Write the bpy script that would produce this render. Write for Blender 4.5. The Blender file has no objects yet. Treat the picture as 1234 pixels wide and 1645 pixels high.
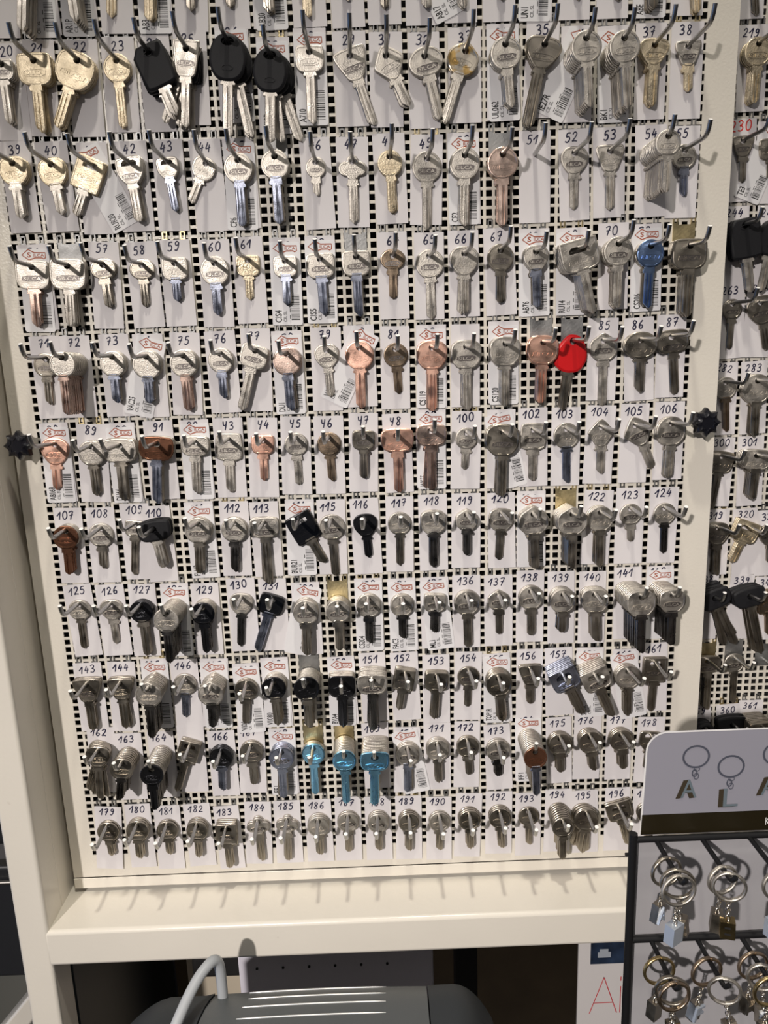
import bpy, math, random
import numpy as np
from mathutils import Vector, Matrix, Euler
from mathutils.geometry import tessellate_polygon
random.seed(7)
C = bpy.context.scene.collection
scene = bpy.context.scene
PI = math.pi
ZO = 1.9            # height of the reference line above the shop floor (metres)

# ------------------------------------------------------------------ camera, world, lights
def make_camera():
    p, yw, ro = .2212, .0071, -.0347
    cy, sy, cp, sp = math.cos(yw), math.sin(yw), math.cos(p), math.sin(p)
    fwd = Vector((sy * cp, cy * cp, -sp)); right = Vector((cy, -sy, 0)); up = right.cross(fwd)
    r2 = right * math.cos(ro) + up * math.sin(ro); u2 = -right * math.sin(ro) + up * math.cos(ro)
    cam = bpy.data.cameras.new('camera'); o = bpy.data.objects.new('camera', cam); C.objects.link(o)
    cam.sensor_fit = 'VERTICAL'; cam.sensor_height = 36; cam.lens = 1236 / 1645 * 36
    cam.clip_start = .01; cam.clip_end = 50
    M = Matrix((r2, u2, -fwd)).transposed().to_4x4(); M.translation = (.2999, -.7267, -.3259 + ZO)
    o.matrix_world = M
    scene.camera = o
make_camera()

def make_world():
    w = bpy.data.worlds.new('shop_interior'); scene.world = w; w.use_nodes = True
    nt = w.node_tree; nt.nodes.clear(); N = nt.nodes.new; L = nt.links.new
    out = N('ShaderNodeOutputWorld'); bg = N('ShaderNodeBackground'); L(bg.outputs[0], out.inputs[0])
    tc = N('ShaderNodeTexCoord'); sep = N('ShaderNodeSeparateXYZ'); L(tc.outputs['Generated'], sep.inputs[0])
    mr = N('ShaderNodeMapRange'); mr.inputs[1].default_value = -1; mr.inputs[2].default_value = 1; L(sep.outputs[2], mr.inputs[0])
    cr = N('ShaderNodeValToRGB'); L(mr.outputs[0], cr.inputs[0])
    e = cr.color_ramp.elements
    e[0].position = 0; e[0].color = (.03, .035, .05, 1)
    e[1].position = 1; e[1].color = (1.0, .95, .88, 1)
    for p_, c_ in ((.28, (.05, .055, .07, 1)), (.42, (.20, .185, .18, 1)), (.5, (.42, .39, .37, 1)), (.62, (.64, .60, .56, 1)), (.8, (.8, .76, .71, 1))):
        k = e.new(p_); k.color = c_
    # shelves, people and goods of the shop: soft uneven patches
    nz = N('ShaderNodeTexNoise'); nz.inputs['Scale'].default_value = 2.6; nz.inputs['Detail'].default_value = 3; L(tc.outputs['Generated'], nz.inputs[0])
    m2 = N('ShaderNodeMapRange'); m2.inputs[1].default_value = .35; m2.inputs[2].default_value = .65; m2.inputs[3].default_value = .35; m2.inputs[4].default_value = 1.55; L(nz.outputs[0], m2.inputs[0])
    mx = N('ShaderNodeMix'); mx.data_type = 'RGBA'; mx.blend_type = 'MULTIPLY'; mx.inputs[0].default_value = 1
    L(cr.outputs[0], mx.inputs[6]); L(m2.outputs[0], mx.inputs[7])
    # a bluish lit area low in front of the rack
    dot = N('ShaderNodeVectorMath'); dot.operation = 'DOT_PRODUCT'; L(tc.outputs['Generated'], dot.inputs[0])
    d = Vector((-.08, -.86, -.50)).normalized(); dot.inputs[1].default_value = d
    m3 = N('ShaderNodeMapRange'); m3.inputs[1].default_value = .955; m3.inputs[2].default_value = .985; L(dot.outputs['Value'], m3.inputs[0])
    mb = N('ShaderNodeMix'); mb.data_type = 'RGBA'; L(m3.outputs[0], mb.inputs[0]); L(mx.outputs[2], mb.inputs[6]); mb.inputs[7].default_value = (.22, .42, .85, 1)
    # unseen blue light patch on the left, added for blue glints on blades
    dt = N('ShaderNodeVectorMath'); dt.operation = 'DOT_PRODUCT'; L(tc.outputs['Generated'], dt.inputs[0]); dt.inputs[1].default_value = Vector((-1, -.02, -.22)).normalized()
    m4 = N('ShaderNodeMapRange'); m4.inputs[1].default_value = .90; m4.inputs[2].default_value = .96; L(dt.outputs['Value'], m4.inputs[0])
    mc = N('ShaderNodeMix'); mc.data_type = 'RGBA'; L(m4.outputs[0], mc.inputs[0]); L(mb.outputs[2], mc.inputs[6]); mc.inputs[7].default_value = (.9, 1.9, 4.2, 1)
    L(mc.outputs[2], bg.inputs[0]); bg.inputs[1].default_value = WORLD
WORLD = .20
make_world()

def area(name, loc, target, size, power, col):
    l = bpy.data.lights.new(name, 'AREA'); l.shape = 'DISK'; l.size = size; l.energy = power; l.color = col
    o = bpy.data.objects.new(name, l); C.objects.link(o)
    o.location = Vector(loc) + Vector((0, 0, ZO))
    o.rotation_euler = (Vector(target) - Vector(loc)).to_track_quat('-Z', 'Y').to_euler()
def spot(name, loc, target, radius, power, col, angle, blend):
    l = bpy.data.lights.new(name, 'SPOT'); l.shadow_soft_size = radius; l.energy = power; l.color = col; l.spot_size = math.radians(angle); l.spot_blend = blend
    o = bpy.data.objects.new(name, l); C.objects.link(o)
    o.location = Vector(loc) + Vector((0, 0, ZO))
    o.rotation_euler = (Vector(target) - Vector(loc)).to_track_quat('-Z', 'Y').to_euler()
spot('shop_spotlight', (-.85, -2.75, .62), (.60, 0, -1.10), .05, 362, (1, .93, .88), 42, 1)
spot('ceiling_spotlight', (.34, -.60, 1.60), (.32, -.05, -.9), .05, 88, (1, .94, .82), 46, .8)
area('fill_area_light', (1.1, -2.2, 1.5), (.3, 0, -.4), .9, 2.5, (1, .93, .90))  # unseen soft fill light, added in front of the board

vs = scene.view_settings
scene.display_settings.display_device = 'sRGB'
vs.view_transform = 'Standard'; vs.look = 'None'; vs.gamma = 1; vs.use_curve_mapping = False
vs.exposure = 0.0
scene.cycles.max_bounces = 6

# ------------------------------------------------------------------ materials
def mat(name, col, rough=.5, metal=0, bump=0, bscale=400, var=0, vscale=60, spec=.5, grime=None, coat=0, aniso=0):
    m = bpy.data.materials.new(name); m.use_nodes = True
    nt = m.node_tree; b = nt.nodes['Principled BSDF']; N = nt.nodes.new; L = nt.links.new
    b.inputs['Base Color'].default_value = (*col, 1); b.inputs['Roughness'].default_value = rough
    b.inputs['Metallic'].default_value = metal; b.inputs['Specular IOR Level'].default_value = spec
    if coat: b.inputs['Coat Weight'].default_value = coat
    tc = N('ShaderNodeTexCoord'); geo = N('ShaderNodeObjectInfo')
    if bump:
        n = N('ShaderNodeTexNoise'); n.inputs['Scale'].default_value = bscale; n.inputs['Detail'].default_value = 3; L(tc.outputs['Object'], n.inputs[0])
        bp = N('ShaderNodeBump'); bp.inputs['Strength'].default_value = bump; bp.inputs['Distance'].default_value = .0006; L(n.outputs[0], bp.inputs['Height']); L(bp.outputs[0], b.inputs['Normal'])
    if var:
        n = N('ShaderNodeTexNoise'); n.inputs['Scale'].default_value = vscale; n.inputs['Detail'].default_value = 4
        vm = N('ShaderNodeVectorMath'); vm.operation = 'ADD'; L(tc.outputs['Object'], vm.inputs[0]); L(geo.outputs['Random'], vm.inputs[1]); L(vm.outputs[0], n.inputs[0])
        r = N('ShaderNodeMapRange'); r.inputs[1].default_value = .3; r.inputs[2].default_value = .7; r.inputs[3].default_value = 1 - var; r.inputs[4].default_value = 1 + var * .6
        L(n.outputs[0], r.inputs[0])
        x = N('ShaderNodeMix'); x.data_type = 'RGBA'; x.blend_type = 'MULTIPLY'; x.inputs[0].default_value = 1; x.inputs[6].default_value = (*col, 1); L(r.outputs[0], x.inputs[7])
        last = x.outputs[2]
        if grime:
            n2 = N('ShaderNodeTexNoise'); n2.inputs['Scale'].default_value = grime[1]; L(vm.outputs[0], n2.inputs[0])
            r2 = N('ShaderNodeMapRange'); r2.inputs[1].default_value = grime[2]; r2.inputs[2].default_value = grime[2] + .08; r2.inputs[4].default_value = grime[3]; L(n2.outputs[0], r2.inputs[0])
            y = N('ShaderNodeMix'); y.data_type = 'RGBA'; L(r2.outputs[0], y.inputs[0]); L(last, y.inputs[6]); y.inputs[7].default_value = (*grime[0], 1); last = y.outputs[2]
        L(last, b.inputs['Base Color'])
        if metal:
            rr = N('ShaderNodeMapRange'); rr.inputs[1].default_value = .3; rr.inputs[2].default_value = .7; rr.inputs[3].default_value = rough * .75; rr.inputs[4].default_value = rough * 1.3
            L(n.outputs[0], rr.inputs[0]); L(rr.outputs[0], b.inputs['Roughness'])
    return m
MT = {
 's': mat('nickel_silver', (.60, .56, .50), .44, 1, .3, 900, .16, 110),
 'g': mat('brassy_nickel', (.72, .62, .45), .45, 1, .5, 700, .20, 110),
 'c': mat('copper_toned_metal', (.97, .60, .46), .34, 1, .10, 900, .08, 90),  # coppery tone over the whole key
 'cg': mat('rosy_nickel', (.86, .66, .56), .30, 1, .15, 900, .10, 90),
 'cd': mat('dull_bronze', (.42, .32, .23), .34, 1, .12, 900, .12, 90),
 'bl': mat('blue_glint_nickel', (.42, .45, .55), .30, 1, .1, 900, .2, 120),  # blue glints on the blades, put into the metal colour
 'cl': mat('copper_glint_nickel', (.66, .48, .40), .32, 1, .1, 900, .2, 120),  # copper glints on the blades, put into the metal colour
 'b': mat('blue_toned_metal', (.26, .38, .64), .30, 1, .08, 900, .10, 90),  # blue tone over the whole key
 'bb': mat('blue_reflection_steel', (.30, .62, .85), .28, 1, .08, 900, .10, 90),  # blue reflection on the key faces, painted as a tint
 'n': mat('brown_lacquered_metal', (.26, .12, .07), .25, .8, .05, 900, .12, 90),
 'k': mat('black_nickel', (.06, .06, .065), .22, .9, .05, 900, .10, 90),
 'd': mat('dark_nickel', (.42, .38, .32), .34, 1, .12, 900, .14, 90),  # on lower-row blades this tone stands in for a dark reflection
 'st': mat('stained_nickel', (.66, .60, .50), .32, 1, .15, 900, .12, 90, grime=((.62, .38, .08), 110, .52, .8)),
 'dk': mat('dark_reflection_plate', (.20, .18, .17), .45, 1, .2, 900),  # dark reflection of the logo plate, given as its base colour
 'kd': mat('dark_reflection_steel', (.17, .16, .15), .30, 1, .08, 900, .15, 120),  # blades of the lower rows: dark reflection painted into the steel
 'p': mat('black_plastic', (.012, .012, .014), .55, 0, .2, 1500, spec=.25),
 'r': mat('red_plastic', (.62, .012, .015), .30, 0, 0),
}
CREAM = mat('cream_painted_steel', (.76, .715, .63), .30, 0, .35, 420, .03, 12, grime=((.45, .40, .33), 26, .72, .35))
CREAM2 = mat('glossy_cream_paint', (.79, .745, .66), .25, 0, .18, 240, .03, 9, grime=((.5, .44, .36), 60, .76, .5))
CARD = mat('white_card', (.74, .71, .72), .75, 0, .05, 300, .03, 30)
CARD2 = mat('coated_white_card', (.80, .79, .80), .5, 0, 0, 1, .02, 30)
INK = mat('blue_black_ink', (.012, .012, .045), .6)
INKR = mat('red_ink', (.65, .03, .02), .6)
PRINT = mat('black_print', (.02, .02, .02), .5)
LOGO = mat('rust_red_print', (.36, .09, .045), .55)
ZINC = mat('zinc_plate', (.36, .36, .355), .5, 1, .3, 500, .2, 60)
GOLDP = mat('yellow_passivated_plate', (.72, .60, .34), .38, 1, .3, 500, .22, 60)
WIRE = mat('steel_wire', (.48, .48, .47), .30, 1, .1, 600)
WTIP = mat('cut_wire_end_glint', (.95, .94, .92), .4, 0)  # wire ends painted white for the glint of the spotlight
BLACK = mat('matt_black', (.01, .009, .009), .7)

# ------------------------------------------------------------------ mesh helpers
class MB:
    def __init__(s): s.v = []; s.f = []; s.m = []
    def add(s, v, f, m=0, M=None):
        o = len(s.v)
        s.v += [tuple(M @ Vector(p)) if M is not None else tuple(p) for p in v]
        s.f += [tuple(i + o for i in q) for q in f]; s.m += [m] * len(f)
    def box(s, a, b, m=0, M=None):
        x0, y0, z0 = a; x1, y1, z1 = b
        s.add([(x0,y0,z0),(x1,y0,z0),(x1,y1,z0),(x0,y1,z0),(x0,y0,z1),(x1,y0,z1),(x1,y1,z1),(x0,y1,z1)],
              [(0,3,2,1),(4,5,6,7),(0,1,5,4),(1,2,6,5),(2,3,7,6),(3,0,4,7)], m, M)
    def tube(s, pts, r, n=10, m=0, close=False, cap=True):
        pts = [Vector(p) for p in pts]; k = len(pts); rings = []; prev = None
        for i, p in enumerate(pts):
            if close: t = pts[(i+1) % k] - pts[i-1]
            else: t = pts[min(i+1, k-1)] - pts[max(i-1, 0)]
            t.normalize()
            if prev is None:
                a = Vector((0, 0, 1)) if abs(t.z) < .9 else Vector((1, 0, 0)); u = t.cross(a).normalized()
            else: u = (prev - t * prev.dot(t)).normalized()
            prev = u; w = t.cross(u); rr = r[i] if isinstance(r, (list, tuple)) else r
            rings.append([p + (u * math.cos(2*PI*j/n) + w * math.sin(2*PI*j/n)) * rr for j in range(n)])
        o = len(s.v)
        for g in rings: s.v += [tuple(q) for q in g]
        for i in range(k if close else k-1):
            for j in range(n):
                a = o + i*n + j; b = o + i*n + (j+1) % n; c = o + ((i+1) % k)*n + (j+1) % n; d = o + ((i+1) % k)*n + j
                s.f.append((a, d, c, b)); s.m.append(m)
        if cap and not close:
            s.f.append(tuple(o + j for j in range(n))); s.f.append(tuple(o + (k-1)*n + j for j in reversed(range(n)))); s.m += [m, m]
    def mesh(s, name, mats, smooth=None):
        me = bpy.data.meshes.new(name); me.from_pydata(s.v, [], s.f); me.update()
        for q in (mats if isinstance(mats, (list, tuple)) else [mats]): me.materials.append(q)
        if any(s.m): me.polygons.foreach_set('material_index', s.m)
        if smooth is not None:
            me.polygons.foreach_set('use_smooth', [True] * len(me.polygons)); me.set_sharp_from_angle(angle=math.radians(smooth))
        return me

def ob(name, me, parent=None, loc=(0, 0, 0), rot=(0, 0, 0)):
    o = bpy.data.objects.new(name, me); C.objects.link(o); o.location = loc; o.rotation_euler = rot
    if parent: o.parent = parent
    return o
def thing(name, label, cat, loc=(0, 0, 0), rot=(0, 0, 0), group=None, me=None):
    o = bpy.data.objects.new(name, me); C.objects.link(o); o.empty_display_size = .01 if me is None else o.empty_display_size
    o.location = Vector(loc) + Vector((0, 0, ZO)); o.rotation_euler = rot
    if label: o['label'] = label
    if cat: o['category'] = cat
    if group: o['group'] = group
    return o
def bevel(o, w, seg=2):
    b = o.modifiers.new('bevel', 'BEVEL'); b.width = w; b.segments = seg; b.limit_method = 'ANGLE'
    for p in o.data.polygons: p.use_smooth = True
    o.data.set_sharp_from_angle(angle=math.radians(50))

# outlines ----------------------------------------------------------------
def chaikin(P, n=2):
    for _ in range(n):
        Q = []
        for i in range(len(P)):
            a = P[i]; b = P[(i+1) % len(P)]
            Q.append((a[0]*.78+b[0]*.22, a[1]*.78+b[1]*.22)); Q.append((a[0]*.22+b[0]*.78, a[1]*.22+b[1]*.78))
        P = Q
    return P
def inset(P, d):
    n = len(P); out = []
    area_ = sum(P[i][0]*P[(i+1) % n][1] - P[(i+1) % n][0]*P[i][1] for i in range(n)); sg = 1 if area_ > 0 else -1
    for i in range(n):
        a = Vector(P[i-1]); b = Vector(P[i]); c = Vector(P[(i+1) % n])
        t1 = (b-a).normalized(); t2 = (c-b).normalized()
        n1 = Vector((-t1.y, t1.x)) * sg; n2 = Vector((-t2.y, t2.x)) * sg
        v = (n1 + n2); L_ = v.length
        v = n1 if L_ < 1e-6 else v / L_ / max(.6, (1 + n1.dot(n2)) / 2) ** .5
        out.append((b.x + v.x*d, b.y + v.y*d))
    return out
def ell(cx, cz, rx, rz, n=32): return [(cx + rx*math.cos(2*PI*i/n), cz + rz*math.sin(2*PI*i/n)) for i in range(n)]
POLY = {  # points in head width / head height, top at 0, bottom at -1 : (points, H/W, corner rounds)
 'sq': ([(-.40,0),(.40,0),(.5,-.12),(.5,-.78),(.3,-1),(-.3,-1),(-.5,-.78),(-.5,-.12)], .86, 2),
 'oct': ([(-.27,0),(.27,0),(.5,-.2),(.5,-.68),(.24,-1),(-.24,-1),(-.5,-.68),(-.5,-.2)], .95, 1),
 'hex': ([(-.06,0),(.06,0),(.5,-.3),(.5,-.72),(.22,-1),(-.22,-1),(-.5,-.72),(-.5,-.3)], 1.0, 1),
 'trap': ([(-.42,0),(.42,0),(.5,-.12),(.46,-.34),(.22,-1),(-.22,-1),(-.46,-.34),(-.5,-.12)], .92, 1),
 'bell': ([(-.28,0),(.28,0),(.52,-.25),(.48,-.62),(.17,-1),(-.17,-1),(-.48,-.62),(-.52,-.25)], 1.0, 2),
 'tri': ([(-.36,0),(.36,0),(.54,-.28),(.40,-.62),(.15,-.98),(-.15,-.98),(-.40,-.62),(-.54,-.28)], .86, 2),
 'dia': ([(-.08,0),(.08,0),(.5,-.44),(.45,-.56),(.12,-1),(-.12,-1),(-.45,-.56),(-.5,-.44)], 1.05, 1),
 'barr': ([(-.38,0),(.38,0),(.44,-.1),(.5,-.6),(.42,-1),(-.42,-1),(-.5,-.6),(-.44,-.1)], .98, 1),
 'rectv': ([(-.46,0),(.46,0),(.5,-.05),(.5,-.95),(.44,-1),(-.44,-1),(-.5,-.95),(-.5,-.05)], 1.12, 1),
 'rect': ([(-.47,0),(.47,0),(.5,-.05),(.5,-.85),(.3,-1),(-.3,-1),(-.5,-.85),(-.5,-.05)], .82, 1),
 'slotsq': ([(-.38,0),(.38,0),(.5,-.14),(.48,-.62),(.2,-1),(-.2,-1),(-.48,-.62),(-.5,-.14)], .95, 2),
 'ovalw': ([(-.42,-.03),(0,.02),(.42,-.03),(.5,-.2),(.5,-.66),(.34,-.95),(-.34,-.95),(-.5,-.66),(-.5,-.2)], .74, 2),
 'blk': ([(-.5,0),(.42,0),(.5,-.1),(.5,-.9),(.4,-1),(-.4,-1),(-.5,-.9)], 1.25, 1),
 'blkw': ([(-.46,-.05),(0,.04),(.46,-.05),(.5,-.3),(.46,-.8),(.3,-1),(-.3,-1),(-.46,-.8),(-.5,-.3)], .62, 2),
 'shd': ([(-.5,0),(.5,0),(.5,-.08),(.38,-.86),(.22,-1),(-.22,-1),(-.38,-.86),(-.5,-.08)], 1.28, 1),
 'fob': ([(-.20,0),(.20,0),(.44,-.22),(.52,-.55),(.42,-.85),(.2,-1),(-.2,-1),(-.42,-.85),(-.52,-.55),(-.44,-.22)], 1.18, 2),
 'drop': ([(-.14,0),(.18,0),(.42,-.25),(.52,-.6),(.34,-.95),(-.1,-1.02),(-.46,-.85),(-.5,-.5),(-.3,-.18)], 1.12, 2),
}
def outline(sh, W):
    if sh == 'rnd': H = W; P = ell(0, -.5*W, .5*W, .5*W, 36)
    elif sh == 'oval': H = .80*W; P = ell(0, -.5*H, .5*W, .5*H, 36)
    elif sh == 'clov':
        H = .92*W; P = []
        for i in range(48):
            a = 2*PI*i/48; r = .2
            for cx_, cz_, cr_ in ((0, .20, .21), (-.27, -.04, .23), (.27, -.04, .23), (0, -.18, .24)):
                bb_ = cx_*math.cos(a) + cz_*math.sin(a); dd = bb_*bb_ - (cx_*cx_ + cz_*cz_ - cr_*cr_)
                if dd > 0: r = max(r, bb_ + dd**.5)
            P.append((r*math.cos(a)*W, r*math.sin(a)*W - .42*W))
    else:
        pts, k, rn = POLY[sh]; H = W*k; P = [(x*W, z*H) for x, z in chaikin(pts, rn)]
    P = list(P)
    a = sum(P[i][0]*P[(i+1) % len(P)][1] - P[(i+1) % len(P)][0]*P[i][1] for i in range(len(P)))
    if a < 0: P.reverse()
    return P, H

# text ----------------------------------------------------------------------
TXT = {}
def text_geo(s, ex=.0, off=0):
    k = (s, ex, off)
    if k not in TXT:
        cu = bpy.data.curves.new('t', 'FONT'); cu.body = s; cu.size = 1; cu.resolution_u = 2; cu.extrude = ex; cu.offset = off; cu.align_x = 'CENTER'; cu.align_y = 'CENTER'
        o = bpy.data.objects.new('t', cu); C.objects.link(o)
        me = o.to_mesh(); V = [tuple(v.co) for v in me.vertices]; F = [tuple(p.vertices) for p in me.polygons]
        o.to_mesh_clear(); bpy.data.objects.remove(o); bpy.data.curves.remove(cu)
        TXT[k] = (V, F)
    return TXT[k]
def put_text(mb, s, cx, y, cz, h, w=None, rot=0, ex=.0, m=0, thick=0, off=0):
    """text facing -Y, centred at cx, cz; rot in degrees counter-clockwise"""
    V, F = text_geo(s, ex, off)
    if not V: return
    xs = [v[0] for v in V]; zs = [v[1] for v in V]; W = max(xs)-min(xs); H = max(zs)-min(zs); mx = (max(xs)+min(xs))/2; mz = (max(zs)+min(zs))/2
    sz = h/H; sx = sz if w is None else w/W
    c, s_ = math.cos(math.radians(rot)), math.sin(math.radians(rot)); out = []
    for a, b, d in V:
        a = (a-mx)*sx; b = (b-mz)*sz
        out.append((cx + a*c - b*s_, y - (d/ex*thick if ex else 0), cz + a*s_ + b*c))
    mb.add(out, F, m)
GL = {  # handwritten figures as strokes in a unit box (width .6)
 '0': [[(.30,1),(.08,.8),(.02,.45),(.12,.08),(.32,0),(.52,.2),(.56,.6),(.45,.92),(.28,1)]],
 '1': [[(-.06,.48),(.16,.72),(.40,1),(.34,.5),(.28,0)]],
 'Y': [[(.08,1),(.10,.62),(.26,.52),(.44,.62)],[(.50,1),(.42,.5),(.30,0)]],
 '2': [[(.05,.78),(.2,.98),(.42,.95),(.48,.72),(.30,.38),(.03,.04),(.25,.08),(.56,.04)]],
 '3': [[(.06,.9),(.28,1),(.48,.85),(.40,.62),(.20,.52),(.45,.45),(.52,.22),(.34,.02),(.04,.06)]],
 '4': [[(.30,1),(.16,.62),(.04,.38),(.30,.40),(.56,.46)],[(.48,.72),(.42,.35),(.36,0)]],
 '5': [[(.52,.98),(.18,.94),(.12,.56),(.34,.62),(.50,.42),(.44,.12),(.22,0),(.03,.08)]],
 '6': [[(.46,1),(.20,.72),(.06,.35),(.14,.06),(.36,.0),(.50,.2),(.42,.42),(.20,.42),(.08,.26)]],
 '7': [[(.04,.86),(.22,.96),(.50,.94),(.36,.5),(.22,0)],[(.12,.48),(.50,.54)]],
 '8': [[(.46,.88),(.24,1),(.10,.82),(.26,.56),(.46,.30),(.38,.04),(.16,.02),(.08,.24),(.30,.54),(.50,.78),(.46,.88)]],
 '9': [[(.50,.86),(.28,1),(.10,.80),(.20,.58),(.42,.62),(.50,.84),(.46,.4),(.28,.02),(.06,.06)]],
}
def ribbon(mb, pts, w, y, m=0, close=False):
    P = [Vector(p) for p in pts]; n = len(P); V = []
    for i in range(n):
        if close: t = P[(i+1) % n] - P[i-1]
        else: t = P[min(i+1, n-1)] - P[max(i-1, 0)]
        t.normalize(); q = Vector((-t.y, t.x)) * w/2
        if not close and i in (0, n-1): P[i] = P[i] + t * (w*.3 if i else -w*.3)
        V += [(P[i].x+q.x, y, P[i].y+q.y), (P[i].x-q.x, y, P[i].y-q.y)]
    F = [(2*i, 2*i+1, 2*((i+1) % n)+1, 2*((i+1) % n)) for i in range(n if close else n-1)]
    mb.add(V, F, m)
def smooth_line(P, k=3):
    out = []
    n = len(P)
    for i in range(n-1):
        p0 = P[max(i-1, 0)]; p1 = P[i]; p2 = P[i+1]; p3 = P[min(i+2, n-1)]
        for j in range(k):
            t = j/k; t2 = t*t; t3 = t2*t
            out.append(tuple(.5*((2*p1[a]) + (-p0[a]+p2[a])*t + (2*p0[a]-5*p1[a]+4*p2[a]-p3[a])*t2 + (-p0[a]+3*p1[a]-3*p2[a]+p3[a])*t3) for a in (0, 1)))
    out.append(P[-1]); return out
def number_mesh(s, h, y, rnd, mats, pen=.00085, shift=0):
    mb = MB(); n = len(s); adv = h*.80; x = -adv*n/2 + shift; yy = y
    for ch in s:
        dz = rnd.uniform(-.04, .04)*h; sc = rnd.uniform(.93, 1.06)
        for st in GL[ch]:
            pts = [(x + (a + .12*b)*h*sc*.95 + .05*h, -h/2 + b*h*sc + dz) for a, b in smooth_line(st)]
            ribbon(mb, pts, pen*rnd.uniform(.85, 1.15), yy); yy -= 2e-6
        x += adv * (.82 if ch == '1' else 1)
    return mb.mesh('handwritten_number', mats)

# ------------------------------------------------------------------ the key blank
EMB = {'shd', 'rnd', 'sq', 'oct', 'hex', 'trap', 'bell', 'tri', 'oval', 'ovalw', 'barr', 'clov', 'rect', 'dia', 'slotsq', 'rectv'}
def bow_mesh(sh, W, m, emb, t=.0023, dark=False):
    mb = MB(); P, H = outline(sh, W)
    plastic = sh in ('blk', 'blkw', 'fob', 'drop')
    hr = .0029 if not plastic else .0034
    e = {'dia': .27, 'hex': .26, 'oval': .30, 'ovalw': .28, 'rect': .30, 'blkw': .42}.get(sh, .23) * H
    if plastic and sh != 'blkw': e = .17*H
    P = [(x, z + e) for x, z in P]
    # hole outline (clockwise when the outline is counter-clockwise)
    if sh in ('rect', 'slotsq', 'rectv'): hole = [(x*W*.27, z*H*.10 - (.0 if sh != 'rect' else .02*H)) for x, z in [(1,-1),(-1,-1),(-1,.2),(-.7,1),(.7,1),(1,.2)]]
    elif sh in ('ovalw', 'fob') and W > .027: hole = [(x*1.6 if sh == 'fob' else x*1.35, z) for x, z in reversed(ell(0, 0, hr, hr, 14))]
    else: hole = list(reversed(ell(0, 0, hr, hr, 14)))
    if plastic: t = .0052
    ch = .00035 if not plastic else .0013
    rim = (.0010 if W > .018 else .0007) if (sh in EMB and not plastic) else .0
    y0 = -t/2; n = len(P)
    rings = [(P, -y0 - ch), (P, y0 + ch), (inset(P, ch*.8), y0 + ch*.25), (inset(P, ch*1.6), y0)]
    if rim: rings += [(inset(P, ch*1.6 + rim), y0), (inset(P, ch*1.6 + rim + .0003), y0 + .0003)]
    yf = rings[-1][1]
    rings.insert(0, (inset(P, ch), -y0))
    o = 0; V = []; F = []
    for R_, y in rings: V += [(x, y, z) for x, z in R_]
    for i in range(len(rings)-1):
        for j in range(n): F.append((i*n+j, i*n+(j+1) % n, (i+1)*n+(j+1) % n, (i+1)*n+j))
    mb.add(V, F)
    k = len(hole)
    for R_, y, fl in ((rings[-1][0], yf, False), (rings[0][0], -y0, True)):
        pts = [Vector((x, z, 0)) for x, z in R_]; hp = [Vector((x, z, 0)) for x, z in hole]
        tris = tessellate_polygon([pts, hp]); al = pts + hp
        ff = []
        for a, b, c in tris:
            ar = (al[b]-al[a]).cross(al[c]-al[a]).z
            if (ar < 0) != fl: a, b = b, a
            ff.append((a, b, c))
        mb.add([(p.x, y, p.y) for p in al], ff)
    mb.add([(x, yf, z) for x, z in hole] + [(x, -y0, z) for x, z in hole], [((j+1) % k, j, k+j, k+(j+1) % k) for j in range(k)])
    zc = e - H*(.62 if sh not in ('ovalw', 'oval', 'rect', 'slotsq') else .70)
    if emb and not plastic:
        w = W*.60; h = min(W*.15, .0038)
        put_text(mb, 'SILCA', 0, yf, zc, h*.78, w*.88, 0, .05, 0, .00042, .012)
        fr = [(x, z) for x, z in chaikin([(-w/2-h*.35, zc-h*.75), (w/2, zc-h*.75), (w/2+h*.35, zc+h*.75), (-w/2, zc+h*.75)], 1)]
        a = inset(fr, .0); b = inset(fr, .00035); kk = len(fr)
        if dark: mb.add([(x, yf-.00004, z) for x, z in b], [tuple(range(kk))], 1)
        ccw = sum(fr[i][0]*fr[(i+1) % kk][1] - fr[(i+1) % kk][0]*fr[i][1] for i in range(kk)) > 0
        Vv = [(x, yf, z) for x, z in a] + [(x, yf-.00042, z) for x, z in a] + [(x, yf-.00042, z) for x, z in b] + [(x, yf, z) for x, z in b]
        Ff = [(r_*kk+j, r_*kk+(j+1) % kk, (r_+1)*kk+(j+1) % kk, (r_+1)*kk+j) for r_ in range(3) for j in range(kk)]
        mb.add(Vv, Ff)
    if plastic and emb and sh != 'drop':
        # small embossed badge on the plastic head
        zc = e - H*(.72 if sh != 'blk' else .22); P2 = ell(0, zc, W*.16, W*.075, 20); q = inset(P2, .0006); kk = 20
        Vv = [(x, y0, z) for x, z in P2] + [(x, y0-.0004, z) for x, z in P2] + [(x, y0-.0004, z) for x, z in q] + [(x, y0, z) for x, z in q]
        mb.add(Vv, [(r_*kk+j, r_*kk+(j+1) % kk, (r_+1)*kk+(j+1) % kk, (r_+1)*kk+j) for r_ in range(3) for j in range(kk)])
    if sh == 'drop':
        pass
    return mb.mesh('bow', [MT[m], MT['dk']], 35), e, H
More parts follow.
